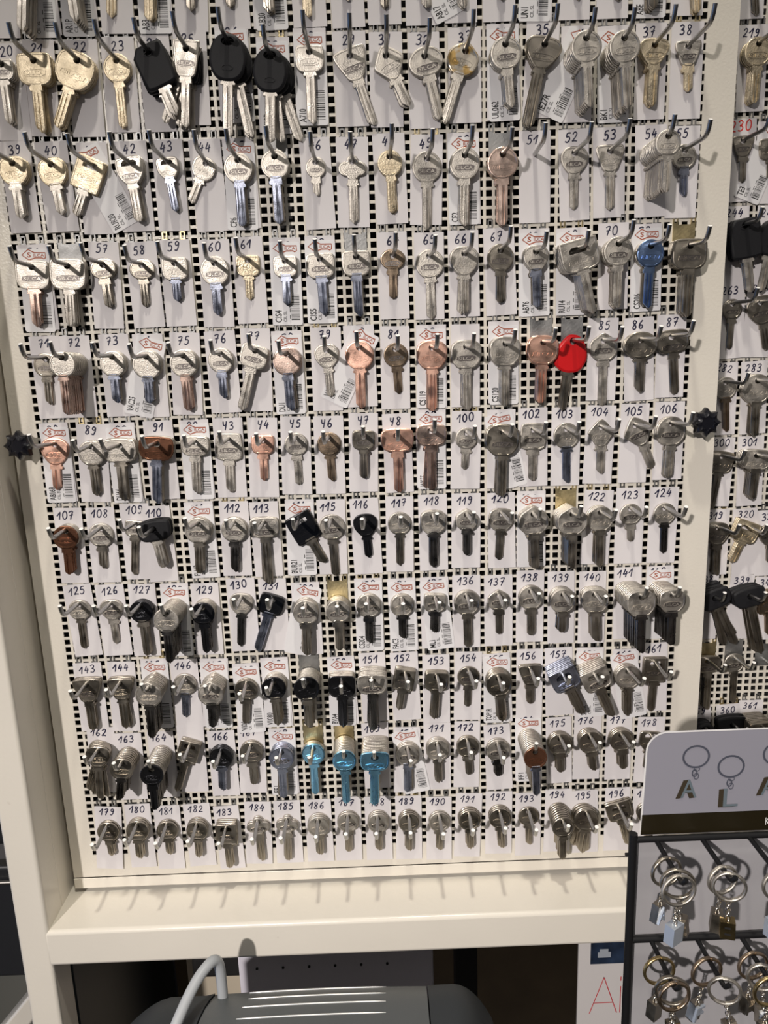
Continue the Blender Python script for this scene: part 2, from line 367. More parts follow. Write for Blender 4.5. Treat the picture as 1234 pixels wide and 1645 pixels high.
def blade_mesh(W, z0, ln, m, style, t=.0024):
    bw = min(max(.27*W + .0015, .0058), .0088)
    nk = bw*.5 + .0016 + (.0006 if style % 2 else 0)          # half width of the neck
    neck = .0030 + .0008*(style % 3)
    # front profile across the blade: (x, groove depth)
    g = .00095
    prof = {0: [(-1,.3),(-.86,0),(-.42,0),(-.34,g),(-.06,g),(.02,0),(.30,0),(.36,g),(.58,g),(.64,0),(.86,0),(1,.3)],
            1: [(-1,.3),(-.86,0),(-.25,0),(-.18,g),(.12,g),(.20,0),(.86,0),(1,.3)],
            2: [(-1,.3),(-.80,0),(-.62,0),(-.55,g),(-.35,g),(-.28,0),(.10,0),(.16,g),(.40,g),(.46,0),(.84,0),(1,.3)],
            3: [(-1,.3),(-.86,0),(-.10,0),(0,g*1.2),(.40,g*1.2),(.45,0),(.86,0),(1,.3)]}[style % 4]
    hw = bw/2; y0 = -t/2; mb = MB()
    zt = z0 + .002; zs = z0 - neck; ze = -ln
    # neck block with shoulders
    so = [(-nk*.8, zt), (-nk*.8, z0-.0008), (-nk, z0-.0022), (-nk, zs+.0006), (-nk+.0008, zs-.0004), (nk-.0008, zs-.0004), (nk, zs+.0006), (nk, z0-.0022), (nk*.8, z0-.0008), (nk*.8, zt)]
    if style % 3 == 1: so[2] = (-nk*.82, z0-.0022); so[3] = (-nk*.82, zs+.0006)
    if style % 3 == 2: so[6] = (nk*.84, zs+.0006); so[7] = (nk*.84, z0-.0022)
    k = len(so); fr = inset(so, .00025)
    mb.add([(x, -y0-.0001, z) for x, z in so] + [(x, y0+.0003, z) for x, z in so] + [(x, y0+.00005, z) for x, z in fr],
           [(j, (j+1) % k, k+(j+1) % k, k+j) for j in range(k)] + [(k+j, k+(j+1) % k, 2*k+(j+1) % k, 2*k+j) for j in range(k)] + [tuple(2*k+j for j in range(k))] + [tuple(reversed(range(k)))])
    def tip(u):
        a = (style // 2) % 3
        if a == 0: return ze + abs(u)*hw*.95
        if a == 1: return ze + max(0, -u*.9 + .1)*hw*1.1 + max(0, u-.5)*hw
        return ze + max(0, abs(u)-.35)*hw*1.1
    V = []; F = []
    for u, d in prof:
        dep = t*.3 if d == .3 else d; x = u*hw
        te = tip(u)
        V += [(x, y0 + (dep if d == .3 else 0), zs+.0002), (x, y0+dep if d == .3 else y0, zs-.0012), (x, y0+dep, zs-.0042), (x, y0+dep, te+.0018), (x*.97, y0+dep+.0004, te), (x*.97, -y0-(.0006 if d == .3 else .0002), te), (x, -y0-(.0006 if d == .3 else 0), zs)]
    q = 7
    for i in range(len(prof)-1):
        for j in range(q-1): F.append((i*q+j, i*q+j+1, (i+1)*q+j+1, (i+1)*q+j))
    for j in (0,): F.append(tuple(range(q)))
    F.append(tuple(reversed(range((len(prof)-1)*q, len(prof)*q))))
    mb.add(V, F)
    return mb.mesh('blade', MT[m], 30)
KC = {}
def key_meshes(sh, W, ln, m, emb, style):
    a, b = (m.split('/') + [m])[:2] if '/' in m else (m, m)
    if '/' in m: b = {'b': 'bl', 'c': 'cl', 'k': 'kd'}.get(b, b)
    W = round(W*2)/2/1000; ln = round(ln)/1000
    dark = emb and a in ('s', 'd', 'bl', 'cd') and style % 3 != 0
    kb = (sh, W, a, emb, dark)
    if kb not in KC: KC[kb] = bow_mesh(sh, W, a, emb, dark=dark)
    bow, e, H = KC[kb]
    ln = max(ln, H - e + .012)
    kk = (sh, W, ln, b, style)
    if kk not in KC: KC[kk] = blade_mesh(min(W, .027), -(H-e) + .0008, ln, b, style)
    return bow, KC[kk]

# ------------------------------------------------------------------ the rack: column, shelf, perforated panels
def perforated(name, x0, x1, z0, z1, y, pitch_off_x, pitch_off_z, margin, t=.0012, half=.0027):
    """one sheet with square holes on an 8 mm grid, solid margins (left, right, bottom, top)"""
    xs = [pitch_off_x + .008*i for i in range(-200, 400) if x0 - 1e-6 <= pitch_off_x + .008*i <= x1 + 1e-6]
    zs = [pitch_off_z + .008*i for i in range(-400, 200) if z0 - 1e-6 <= pitch_off_z + .008*i <= z1 + 1e-6]
    V = []; F = []
    for cx in xs:
        for cz in zs:
            o = len(V); a = .004; b = half
            V += [(cx-a,0,cz-a),(cx+a,0,cz-a),(cx+a,0,cz+a),(cx-a,0,cz+a),(cx-b,0,cz-b),(cx+b,0,cz-b),(cx+b,0,cz+b),(cx-b,0,cz+b),(cx-b,t,cz-b),(cx+b,t,cz-b),(cx+b,t,cz+b),(cx-b,t,cz+b)]
            for i in range(4):
                j = (i+1) % 4
                F += [(o+i, o+j, o+4+j, o+4+i), (o+4+i, o+4+j, o+8+j, o+8+i)]
    mb = MB(); mb.v = V; mb.f = F; mb.m = [0]*len(F)
    X0, X1, Z0, Z1 = xs[0]-.004, xs[-1]+.004, zs[0]-.004, zs[-1]+.004
    ml, mr, mbt, mt = margin
    mb.box((X0-ml, 0, Z0-mbt), (X0, t, Z1+mt)); mb.box((X1, 0, Z0-mbt), (X1+mr, t, Z1+mt)); mb.box((X0, 0, Z0-mbt), (X1, t, Z0))
    # folded edges running back
    mb.box((X0-ml, t, Z0-mbt), (X0-ml+t, .022, Z1+mt)); mb.box((X1+mr-t, t, Z0-mbt), (X1+mr, .022, Z1+mt))
    return mb, (X0, X1, Z0, Z1)

panel = thing('pegboard', 'cream perforated steel panel carrying the eleven rows of numbered hooks', 'display panel', (0, 0, 0))
mb, ext = perforated('p', -.016, .592, -.853, .08, 0, 0, .013, (.022, .0265, .025, 0))
# bottom flange standing a little proud
ob('sheet', mb.mesh('sheet', CREAM), panel)
mb = MB(); mb.box((-.042, -.0016, -.8925), (.6225, .0, -.8808))
fl = ob('bottom_flange', mb.mesh('bottom_flange', CREAM2), panel); bevel(fl, .0005)
def star_knob(parent, x, z):
    P = []
    for i in range(64):
        a = 2*PI*i/64; r = .0103 + .0034*(1 - abs(math.sin(4*a)))**1.1
        P.append((r*math.cos(a), r*math.sin(a)))
    mb = MB(); rings = [(P, -.012), (P, -.019), (inset(P, .0012), -.0212), ([(p[0]*.55, p[1]*.55) for p in P], -.0225), ([(p[0]*.5, p[1]*.5) for p in P], -.0218)]
    V = []; F = []; n = 64
    for R_, y in rings: V += [(a, y, b) for a, b in R_]
    for i in range(len(rings)-1):
        for j in range(n): F.append((i*n+j, i*n+(j+1) % n, (i+1)*n+(j+1) % n, (i+1)*n+j))
    F.append(tuple((len(rings)-1)*n + j for j in range(n))); F.append(tuple(reversed(range(n)))); mb.add(V, F)
    mb.tube([(0, -.013, 0), (0, .004, 0)], .0055, 14)
    me = mb.mesh('star_knob', KNOB, 40); o = ob('star_knob', me, parent, (x, 0, z)); o['label'] = 'black eight-pointed plastic screw knob'
KNOB = mat('glossy_black_plastic', (.008, .008, .012), .22)
star_knob(panel, -.0290, -.4102); star_knob(panel, .6062, -.4116)

side = thing('pegboard', 'further cream perforated panel set back at the right, with numbers 219 to 361', 'display panel', (0, .085, 0))
mb, e2 = perforated('p2', .617, .84, -.90, .12, 0, .6665 - .64, .3682 - .3682 - .3682 + .013 + .32, (.012, .02, .02, 0))
ob('sheet', mb.mesh('sheet', CREAM), side)

core = MB(); core.box((-.038, .030, -.89), (.617, .034, .15))  # added black sheet stops light leaking in behind the holes
tag_ = thing('light_block_board', 'added dark board keeping light out behind the holes of the perforated panel', 'board', (0, 0, 0), me=core.mesh('light_block_board', BLACK))
core = MB(); core.box((.60, .130, -.92), (.86, .134, .15))  # same added light stop behind the right panel
thing('light_block_board', 'added dark board keeping light out behind the set-back right panel', 'board', (0, 0, 0), me=core.mesh('light_block_board', BLACK))

DKT = mat('dark_teal_shade', (.022, .027, .030), .45)
frame = thing('rack_frame', 'cream painted steel frame of square tube around the key panels', 'rack', (-.06, -.02, -1.9))
def fbox(name, a, b, m, w=.003, label=None):
    mb = MB(); mb.box(a, b); me = mb.mesh(name, m); o = ob(name, me, frame, (.06, .02, 1.9)); bevel(o, w, 3)
    if label: o['label'] = label
    return o
mb = MB(); mb.box((-.0800, -.058, -1.9), (-.0485, -.020, .35)); mb.box((-.0799, -.024, -.945), (-.0486, .04, .35))
o = ob('upright', mb.mesh('upright', CREAM2), frame, (.06, .02, 1.9)); bevel(o, .0035, 3); o['label'] = 'left upright of the frame'
fbox('shade_sheet', (-.0810, -.0195, -1.9), (-.0480, .30, -.962), DKT, .001)  # added dark sheet standing in for the shade below the ledge
fbox('rear_upright', (-.0800, .0405, -.90), (-.0500, .075, .35), CREAM, .002)
fbox('shelf', (-.0540, -.0582, -.9385), (.95, .028, -.8975), CREAM2, .0040, 'flat front ledge below the hooks')
mb = MB(); mb.v = [(-.090,.06,-1.022),(-.2045,.06,-1.158),(-.2045,.06,-1.205),(-.090,.06,-1.050),(-.090,.09,-1.022),(-.2045,.09,-1.158),(-.2045,.09,-1.205),(-.090,.09,-1.050)]
mb.f = [(0,1,2,3),(7,6,5,4),(0,4,5,1),(1,5,6,2),(2,6,7,3),(3,7,4,0)]; mb.m = [0]*6
o = ob('brace', mb.mesh('brace', CREAM2), frame, (.06, .02, 1.9)); bevel(o, .003)

# ------------------------------------------------------------------ hooks, cards, keys
def prong_mesh():
    mb = MB(); pts = [(0, -.0002, 0), (0, -.020, 0), (0, -.038, 0), (0, -.0425, .0005), (0, -.0460, .0025), (0, -.0482, .0055), (0, -.0510, .0115)]
    mb.tube(pts, .0019, 12, 0, cap=True)
    mb.m[-1] = 1; return mb.mesh('prong', [WIRE, WTIP], 40)
PRONG = prong_mesh()
def plate_mesh(m):
    mb = MB(); mb.box((-.0100, -.0012, -.008), (.0100, -.0002, .0185))
    for s in (-1, 1):
        x = s*.008; mb.box((x-.0022, -.0012, .0185), (x+.0022, -.0002, .0200))
        mb.box((x-.0022, -.0016, .0200), (x-.0012, -.0002, .0262)); mb.box((x+.0012, -.0016, .0200), (x+.0022, -.0002, .0262)); mb.box((x-.0022, -.0016, .0250), (x+.0022, .0030, .0262))
    return mb.mesh('back_plate', m)
PLATE = {'Z': plate_mesh(ZINC), 'G': plate_mesh(GOLDP)}
def card_mesh(w, top, bot, m, rc, curl=0):
    pts = []
    for cx, cz, a0 in ((w/2-rc, top-rc, 0), (-w/2+rc, top-rc, 90), (-w/2+rc, bot+rc, 180), (w/2-rc, bot+rc, 270)):
        for k in range(4): a = math.radians(a0 + k*30); pts.append((cx + rc*math.cos(a), cz + rc*math.sin(a)))
    n = len(pts); mb = MB()
    mb.add([(x, 0, z) for x, z in pts] + [(x, .0003, z) for x, z in pts], [tuple(range(n)), tuple(reversed(range(n, 2*n)))] + [(j, n+j, n+(j+1) % n, (j+1) % n) for j in range(n)])
    return mb.mesh('card', m)
NCARD = [card_mesh(w, .0190, b, CARD, .0004) for w, b in ((.0275, -.0560), (.0282, -.0555), (.0268, -.0565), (.0278, -.0570))]
PCARD = card_mesh(.0272, .0152, -.0570, CARD2, .0022)
def logo_mesh():
    mb = MB(); q = .001
    P = [(-10.5,0),(-4.6,4.8),(.6,2.0),(10.3,2.0),(10.3,-2.3),(8.6,-3.1),(7.2,-2.3),(1.2,-2.3),(-4.4,-4.2)]
    ribbon(mb, [(x*q, z*q + .0098) for x, z in P], .0011, -.00005, 0, True)
    put_text(mb, 'S', -.0042, -.00005, .0100, .0046, .0034, off=.03); put_text(mb, 'ILCA', .0045, -.00005, .0097, .0027, .0095, off=.02)
    return mb.mesh('logo', LOGO)
LOGOM = logo_mesh()
def barcode_mesh(seed):
    r = random.Random(seed); mb = MB(); z = -.0525
    while z < -.0300:
        h = r.choice((.0003, .0003, .0006, .0009)); mb.add([(.0035, -.00005, z), (.0112, -.00005, z), (.0112, -.00005, z+h), (.0035, -.00005, z+h)], [(0, 1, 2, 3)]); z += h + r.choice((.0003, .0005, .0008))
    for k in range(3): mb.add([(.0022, -.00005, -.0515+k*.006), (.0028, -.00005, -.0515+k*.006), (.0028, -.00005, -.048+k*.006), (.0022, -.00005, -.048+k*.006)], [(0, 1, 2, 3)])
    return mb.mesh('barcode', PRINT)
BARS = [barcode_mesh(i) for i in range(4)]
def code_mesh(s):
    mb = MB(); put_text(mb, s, -.0082, -.00005, -.0545 + .00135*len(s), .0062, .0027*len(s), 90, off=.02)
    put_text(mb, 'CIL SL', -.0022, -.00005, -.0492, .0030, .0095, 90, off=.01)
    return mb.mesh('printed_code', PRINT)

COL = {'bl': 'bluish', 's': 'silver', 'g': 'pale gold', 'c': 'copper-coloured', 'cg': 'rosy silver', 'cd': 'dull bronze', 'b': 'blue', 'bb': 'light blue', 'n': 'brown', 'k': 'black', 'd': 'grey', 'st': 'stained', 'p': 'black-headed', 'r': 'red-headed'}
SHP = {'rnd': 'round', 'sq': 'rounded-square', 'oct': 'chamfered', 'hex': 'peaked six-sided', 'trap': 'shield-shaped', 'bell': 'tapering', 'tri': 'broad tapering', 'oval': 'oval', 'ovalw': 'wide oval', 'clov': 'clover-shaped', 'dia': 'diamond-shaped', 'barr': 'barrel-shaped', 'rect': 'slotted', 'rectv': 'oblong', 'slotsq': 'slotted', 'shd': 'tall tapered', 'blk': 'rectangular', 'blkw': 'wide', 'fob': 'oval', 'drop': 'teardrop'}
ROWN = ['top', 'second', 'third', 'fourth', 'fifth', 'sixth', 'seventh', 'eighth', 'ninth', 'tenth', 'bottom']
ORD = ['front', 'second', 'third', 'fourth', 'fifth', 'sixth', 'seventh', 'eighth', 'ninth', 'tenth', 'eleventh', 'twelfth', 'thirteenth', 'fourteenth', 'fifteenth', 'sixteenth']
MAIN = '''
0 0 N1 - 0 0 0 0 0 0 0 s
0 1 N2+B:AR16 sq 24 59.5 -8.5 24.5 0.7 1 6 s
0 2 N3+B:AR1P sq 24 54.3 3.4 24.5 0.7 1 6 s
0 3 N4 rnd 24.8 44.5 -6.5 4 0.1 0.2 1 g
0 4 N5+B:AB3 rnd 24.6 48.7 -4.9 9.8 0.3 0.4 3 g
0 5 N6 rnd 22.7 41.8 -2.1 6.9 0.2 0.3 2 d
0 6 N7 rnd 22.8 40.4 -1 6.9 0.2 0.3 2 d
0 7 N8+B:AB20 sq 22.6 46.1 0.9 12.7 0.4 0.5 4 d
0 8 N9 rnd 23.8 48.8 -0.9 6.9 0.2 0.3 2 g
0 9 N10 rnd 20.8 37.4 1.5 4 0.1 0.2 1 d
0 10 N11 rnd 21.9 44.5 -0.1 6.9 0.2 0.3 2 d
0 11 N12+B:AB17@-25 rnd 21.9 44.6 2.9 6.9 0.2 0.3 2 s
0 12 N13 rnd 21.9 46.4 2 6.9 0.2 0.3 2 s
0 13 N14 rnd 21 40.1 3.5 4 0.1 0.2 1 d
0 14 N15+B:UN1 rnd 21 38.3 4.5 4 0.1 0.2 1 d
0 15 N16 rnd 21 42.5 4.7 4 0.1 0.2 1 d
0 16 N17 rnd 21 43.6 6.8 4 0.1 0.2 1 d
0 17 N18+B:ABE rnd 22.9 53.3 -0.4 12.7 0.4 0.5 4 d
0 18 N19 rnd 20.9 56.2 5.6 9.8 0.3 0.4 3 g
1 0 N20 sq 19.6 46.5 0.9 12.7 -1.8 1.3 4 s
1 1 N21 sq 28.9 55.2 -1.1 12.7 -6.5 3.4 4 g
1 2 N22 oct 32.1 55.9 -23.9 12.7 -2.3 2.3 4 g
1 3 N23 rnd 23 52.3 0.8 6.9 -3.4 3.3 2 g
1 4 N24 blk 27.7 52 21.5 19.6 -4.9 4.4 3 p/s
1 5 N25 shd 22.7 59.8 -6.1 15.6 -6.2 7.6 5 s
1 6 N26+B:AX2 fob 30.7 72.2 -4.4 19.6 -2.6 10.8 3 p/s
1 7 N27+B:AX1RP fob 28.4 65.9 -3.8 19.6 -0.4 -1.4 3 p/s
1 8 N28+B:A710 sq 24.7 55.7 -1 6.9 -0.5 5.2 2 s
1 9 N29 trap 29 58 18.2 4 1.4 1.8 1 s
1 10 N31 dia 27.4 44.4 23.8 6.9 0 0.4 2 s
1 11 N32 oval 29.5 51.2 13.2 6.9 0.7 -1 2 s
1 12 N33 hex 26.4 57.8 -19 6.9 3.5 1.8 2 st/s
1 13 N34+B:UL062 rnd 26.1 48.6 5.1 12.7 4.3 4.1 4 s
1 14 N35 tri 30.5 65.7 -11.6 9.8 5.9 4.1 3 d
1 15 N36+B:IE27R@25 rnd 25.1 52.2 3.6 28.2 4.2 1.7 7 s
1 16 N+B:BK1 rnd 25.6 54.3 4.8 28.2 3.5 0.8 7 s
1 17 N37 tri 25.4 47.2 -1.5 9.8 3.2 1 3 g
1 18 N38 trap 22.4 34.9 2.3 4 2 0.6 1 s/g
2 0 N39 oct 24.5 44.6 1.8 9.8 -4.4 5 3 g/s
2 1 N40 oct 24.6 42 6 6.9 -4.6 3.6 2 g/s
2 2 N41+B:RUR20@-25 rectv 25.7 44.2 -24.6 6.9 -2.4 1.6 2 g/s
2 3 N42 slotsq 24.6 47.5 5.2 9.8 -0.7 1.9 3 s
2 4 N43 slotsq 19.4 41.1 6 6.9 -0.7 2.1 2 s/b
2 5 N44 oct 20.6 36 -27.1 4 0.6 1.1 1 s
2 6 N45+B:CP6 rnd 25.2 54.5 0.3 9.8 -2.8 1.6 3 s/b
2 7 P rnd 24.6 54.7 0.8 12.7 -2.6 2.9 4 s/b
2 8 N46 rnd 17.4 28 -0.8 4 -0.1 -0.8 1 s
2 9 N47 clov 24.9 52.4 -0.7 4 -0 -1.3 1 s
2 10 N48 rnd 21.6 45.9 0.9 6.9 0.6 1.1 2 g
2 11 N49 rnd 26.1 58.7 -1.2 4 1.2 -1.2 1 s
2 12 N50+B:CE2 rnd 26.4 58.1 -1.8 9.8 1.8 -0.5 3 s
2 13 P rnd 26.3 57.9 -0.5 12.7 2.2 -1.6 4 cg
2 14 N51 - 0 0 0 0 0 0 0 s
2 15 N52 bell 23.4 46.6 -0.2 4 2.4 -0.7 1 s
2 16 N53 trap 25.2 49.3 1 4 1.5 -0.1 1 s
2 17 N54 rnd 20.8 43.5 -0.8 39.3 7.4 2.9 10 s
2 18 N55 rnd 20.8 37.9 0.5 4 3.1 -1.1 1 s/b
3 0 N56+B: sq 29.5 52.5 -1.6 9.8 0.7 -0.8 3 s/c
3 1 P sq 31.6 52.4 -2.8 12.7 1.1 -1.1 4 s
3 2 N57 oval 23.1 36.6 3.1 6.9 -1.6 -0.5 2 d
3 3 N58 oval 22.8 35.6 0.5 4 0.3 -1.8 1 d
3 4 N59 sq 23.2 34.3 0.3 6.9 -2 -0.9 2 s/b
3 5 N60 rnd 25.4 45.7 0.1 6.9 1.4 -2.1 2 s/b
3 6 N61 sq 21.7 35 -0.5 4 -1 -0.6 1 g
3 7 N62+B:CIS4 sq 21.6 39.2 -0.3 6.9 0.6 -2.5 2 s/b
3 8 N63+B:CIS5 sq 25.5 49 1.6 6.9 -0.3 -2 2 s/b
3 9 P sq 25.5 51.7 0.8 6.9 -0.1 -0.9 2 s/b
3 10 N64 oval 22.3 37.7 -0.9 4 0.8 -0.6 1 cd
3 11 N65 rnd 25.7 55.8 0.6 4 1.7 -2.2 1 s
3 12 N66 bell 25.6 53.3 -0.6 6.9 0.7 -1.4 2 s
3 13 N67 rnd 24 45.1 -0.8 6.9 1 0.2 2 d
3 14 N68+B:AB76 bell 22.7 47.8 1.9 9.8 0.1 -2.1 3 s/b
3 15 N69+B:RU14 rect 33.7 57.3 13.5 24.5 2.6 -2.7 6 s
3 16 N70 rnd 25.4 54.7 -0.4 15.6 8.1 1.7 5 s
3 17 N72+B:CS206 rnd 24.4 52.9 -1.3 12.7 5.9 -1 4 b
3 18 G sq 30.4 61.4 -1.1 15.6 7.7 -2.4 5 d
4 0 N71 rnd 22.6 42.5 -1.2 4 -0 -0.5 1 d
4 1 N72 rnd 22.9 51.4 -1 31.9 -6.1 0.4 8 s/c
4 2 N73 rnd 23.7 41.6 -0.1 9.8 -1.2 -0.8 3 s/b
4 3 N74+B:VAC25@14 rnd 25.9 43.3 -1.2 9.8 -2.3 -1.9 3 s/b
4 4 N75 rnd 25.4 50.2 0.7 9.8 -0.9 -1.9 3 s/c
4 5 N76 rnd 23.2 41.3 0.3 6.9 0.5 -1.4 2 s/b
4 6 N77 sq 24.8 55.5 -17.2 9.8 0.9 0.3 3 s
4 7 N78+B:DU1 rnd 26 52.1 1.5 9.8 -3 -3.4 3 cg/b
4 8 N79 bell 22.3 43.3 3.2 4 1.1 -1.4 1 s
4 9 N80+B:VA1@28 rnd 26.7 55.5 -0.6 6.9 -0.5 -0.2 2 c
4 10 N81 rnd 22.3 42.1 3 4 0.5 -2.5 1 cd
4 11 N82+B:CS119 oct 28 58.4 -0.6 6.9 2.1 -2.5 2 c
4 12 N oct 28 58.5 0 6.9 1.5 -3 2 s
4 13 N84+B:CS120 oct 28.4 57.6 -0.5 9.8 5 -1.4 3 s
4 14 P oct 28.5 55.3 -2.3 9.8 7.7 -1.4 3 c
4 15 P drop 31 63.8 -8.9 4 4 -1.3 1 r/d
4 16 N85 hex 25.8 59.9 0 4 0.7 -1.7 1 s
4 17 N86 oval 31 47.5 0.2 6.9 2.2 -2.3 2 d
4 18 N87 ovalw 30.6 53.2 5.3 4 -0.1 -0.5 1 d
5 0 N88+B:AB16R bell 26.1 43.5 -3.3 4 -1.6 0.5 1 c
5 1 N89 rnd 24.3 48.2 0.2 6.9 1 -2.1 2 s/d
5 2 N90+B:DU44 ovalw 31.8 53.4 -0.6 9.8 -3.9 -2.1 3 s/d
5 3 N91 ovalw 32.2 57.4 -4.4 12.7 -0.3 -1.3 4 n/b
5 4 N92+B: ovalw 27.2 49.9 -2.3 6.9 2.2 -1.5 2 s
5 5 N93 barr 26.8 50.6 -1.8 4 1.2 -0.7 1 s
5 6 N94 sq 21.6 38.6 -1.3 4 1.3 -1.8 1 c
5 7 N95 rnd 22.2 44.8 1.2 4 0.3 -1.7 1 s
5 8 N96 rnd 22.3 41.7 2.1 4 -0.7 -2.3 1 cd
5 9 N97 sq 21.6 40.9 -1.5 6.9 0.3 -0.7 2 d
5 10 N98 ovalw 30.9 53.6 0.1 6.9 -0.2 -2.4 2 c
5 11 N99+B:WK55 ovalw 29.2 57.1 -0.6 6.9 0 1.1 2 cg/c
5 12 N100 rnd 21.2 36.3 -4.3 4 1.6 -2.2 1 s
5 13 N101+B:@-12 oct 31.5 61.2 -1.6 9.8 2.7 -2.1 3 d
5 14 N102 barr 25.9 48.9 -0.9 4 0.5 -1.5 1 s
5 15 N103 rnd 24.8 52 1 4 -0.3 -2 1 s/b
5 16 N104 dia 25.9 45.3 0 4 0.7 -1.4 1 s
5 17 N105 dia 28.3 45.3 23 4 1 -0.8 1 s
5 18 N106 rnd 28.3 52.3 -1.2 6.9 2.1 0.1 2 s
6 0 N107 rnd 23.5 44.5 -1.8 12.7 1.6 -1.2 4 n
6 1 N108 rnd 23.9 39.9 -2.2 4 0.1 -2.1 1 s/d
6 2 N109 sq 19.7 50.7 -6.7 4 1.4 1 1 s/d
6 3 N110 blkw 33 38.9 8.4 12.8 -10.6 -2.5 2 p/s
6 4 N111+B:FH13 rnd 26 50.3 -2.9 9.8 -1 0.7 3 s/d
6 5 N112 rnd 25 49.3 -2.9 6.9 0.8 -0.6 2 s/k
6 6 N113 ovalw 28.6 60.8 1.2 6.9 -2.6 -2.3 2 s/d
6 7 N114+B:BUR21 rectv 26.2 49.2 27 6.9 -0.5 -1.1 2 k/d
6 8 N115 rnd 25.8 56.6 2.1 4 -2.2 -2.3 1 s/d
6 9 N116 bell 22.8 38.9 4 4 -1.8 -2.3 1 k
6 10 N117 rnd 22.8 48.8 -1.1 4 -0.1 -1.7 1 s/d
6 11 N118 oct 25.2 51.8 -0.4 6.9 0.1 -1 2 s/k
6 12 N119 hex 21.5 41 -0.7 6.9 0.5 -1 2 s/k
6 13 N120 oct 24.6 46.9 -3.8 4 2.5 -1.7 1 s/d
6 14 N121+B: hex 28.5 53.8 2.4 15.6 -1.2 -0.7 5 s/d
6 15 G hex 28.2 54.3 -0.1 24.5 1.9 0 6 s/d
6 16 N122 rnd 25.7 54.8 -0.3 9.8 0.7 -2.6 3 s/d
6 17 N123 rnd 21.7 33 2.1 4 -0.7 -1.4 1 s
6 18 N124 rnd 21.8 45.6 0.4 4 0.5 -2 1 s/k
7 0 N125 rnd 21.3 47.1 -0.1 4 2.1 2.1 1 s/d
7 1 N126 bell 21.9 41.9 2.1 4 1.1 0.9 1 s
7 2 N127 rnd 23 52.2 2.2 9.8 0.1 0.5 3 k/d
7 3 N128+B: rnd 23.9 50.2 -0.1 39.3 0.3 1.7 10 s/k
7 4 N129 rnd 22.9 48.5 0.9 15.6 -2.7 -1.8 5 k
7 5 N130 bell 23.2 51.1 -4.9 4 1.8 2.3 1 s/k
7 6 N131 sq 24.4 57.4 -19.4 6.9 0.7 0.8 2 k/b
7 7 N132+B:@12 rnd 25.5 52 -1.2 12.7 1.3 -4.8 4 s/d
7 8 G rnd 24.2 47.2 -0.5 15.6 1 -4.4 5 s/d
7 9 N133+B:CS204 rnd 24.5 45.7 -0.6 6.9 -1.3 -2.8 2 s/k
7 10 N134+B:FAC3 rnd 23.3 41.1 -0.8 6.9 -0.2 -4.1 2 s/k
7 11 N135+B:ML1@-6 sq 22 36.5 -1.1 6.9 0.3 -4.1 2 s/k
7 12 N136 rnd 25.8 54.4 0.7 6.9 -0.4 -3.4 2 s/d
7 13 N137 hex 22.2 40.6 0.8 4 -0.6 -4.3 1 s/d
7 14 N138 rnd 25.2 46.3 0.4 6.9 -1.1 -0.7 2 s/d
7 15 N139 rnd 25.7 38.8 -1.6 12.7 -2.6 -3.1 4 s/d
7 16 N140 oct 26.9 48.8 2.2 12.7 -3.4 -4.3 4 s/d
7 17 N141 oct 27.7 56.6 1.1 39.3 1.1 0.8 10 s/k
7 18 N142+B: oct 24.3 51.1 0.8 35.6 -0 0.2 9 s/k
8 0 N143 trap 28.5 50.5 1.1 9.8 1.7 -0.4 3 d
8 1 N144 trap 26 50.4 0.9 9.8 3.3 -0.5 3 d
8 2 N145+B:YA37 hex 25.8 54.4 -1.3 31.9 5.9 3.3 8 s/k
8 3 N146 rnd 23.7 43.1 -3.6 4 2.6 -0.4 1 s/b
8 4 N147+B:YA7 hex 24.9 43.3 -0.7 28.2 1.2 -0.2 7 s/k
8 5 N148+B:VI06 rnd 23.1 43.9 -5 6.9 0.6 -7.6 2 d
8 6 N149+B:V1080 rnd 24.7 48.1 2.3 15.6 -3.1 -2.7 5 k/d
8 7 P rnd 25.5 49.4 0.3 28.2 -0.9 1.9 7 k/d
8 8 N150+B:BVA4 sq 27.2 50.9 -0.6 15.6 1 -4.1 5 k
8 9 N151 ovalw 30 54.3 -0.8 24.5 -0.5 -0.5 6 s/k
8 10 N152 rectv 20.6 40.5 -10.7 9.8 0.6 -2 3 d
8 11 N153 sq 23.8 47 -4.3 9.8 0.4 -6 3 d
8 12 N154 rnd 22.7 39.6 -2.3 4 1 -3.9 1 d
8 13 N155+B:TOP1R rnd 26.7 48.6 5.2 15.6 -2.6 -7.1 5 d
8 14 N156 trap 24 37.5 0.5 6.9 -1.1 -3.7 2 d
8 15 N157 rect 28.3 46.8 25.3 24.5 -4 -3.6 6 bl/d
8 16 N158+B:SM5R@-4 rect 28.4 48.8 22.4 24.5 -4.6 -4.8 6 s/d
8 17 N160+B:@-12 rnd 25.8 50 1.4 9.8 0.9 -7.7 3 s/d
8 18 N161 rectv 24 52.6 -3.1 6.9 -2.6 -2.1 2 d
9 0 N162 bell 23.8 53.6 -3.1 15.6 6.8 9.3 5 d
9 1 N163 rnd 23.4 40.6 -8.8 28.2 2.6 2.3 7 d/k
9 2 N164 rnd 22.4 44.4 -0.3 45 4.7 4.1 12 k
9 3 N rectv 21.5 54.1 -19.5 9.8 2.5 7.6 3 d
9 4 N166 rnd 24.1 44 -2.1 9.8 1.6 -0 3 k/b
9 5 N167 rnd 24.2 42.7 1.1 6.9 0 3.4 2 d
9 6 N168+B:FE1 rnd 25.3 51.6 -0.7 15.6 0.1 0.7 5 bl/b
9 7 G rnd 23.5 52.7 -0.3 9.8 0 0.2 3 bb
9 8 G rnd 23.4 54.6 0.1 35.6 1 6.1 9 bb
9 9 N169 ovalw 28.8 53.7 -2.1 39.3 -0.8 4.3 10 bb
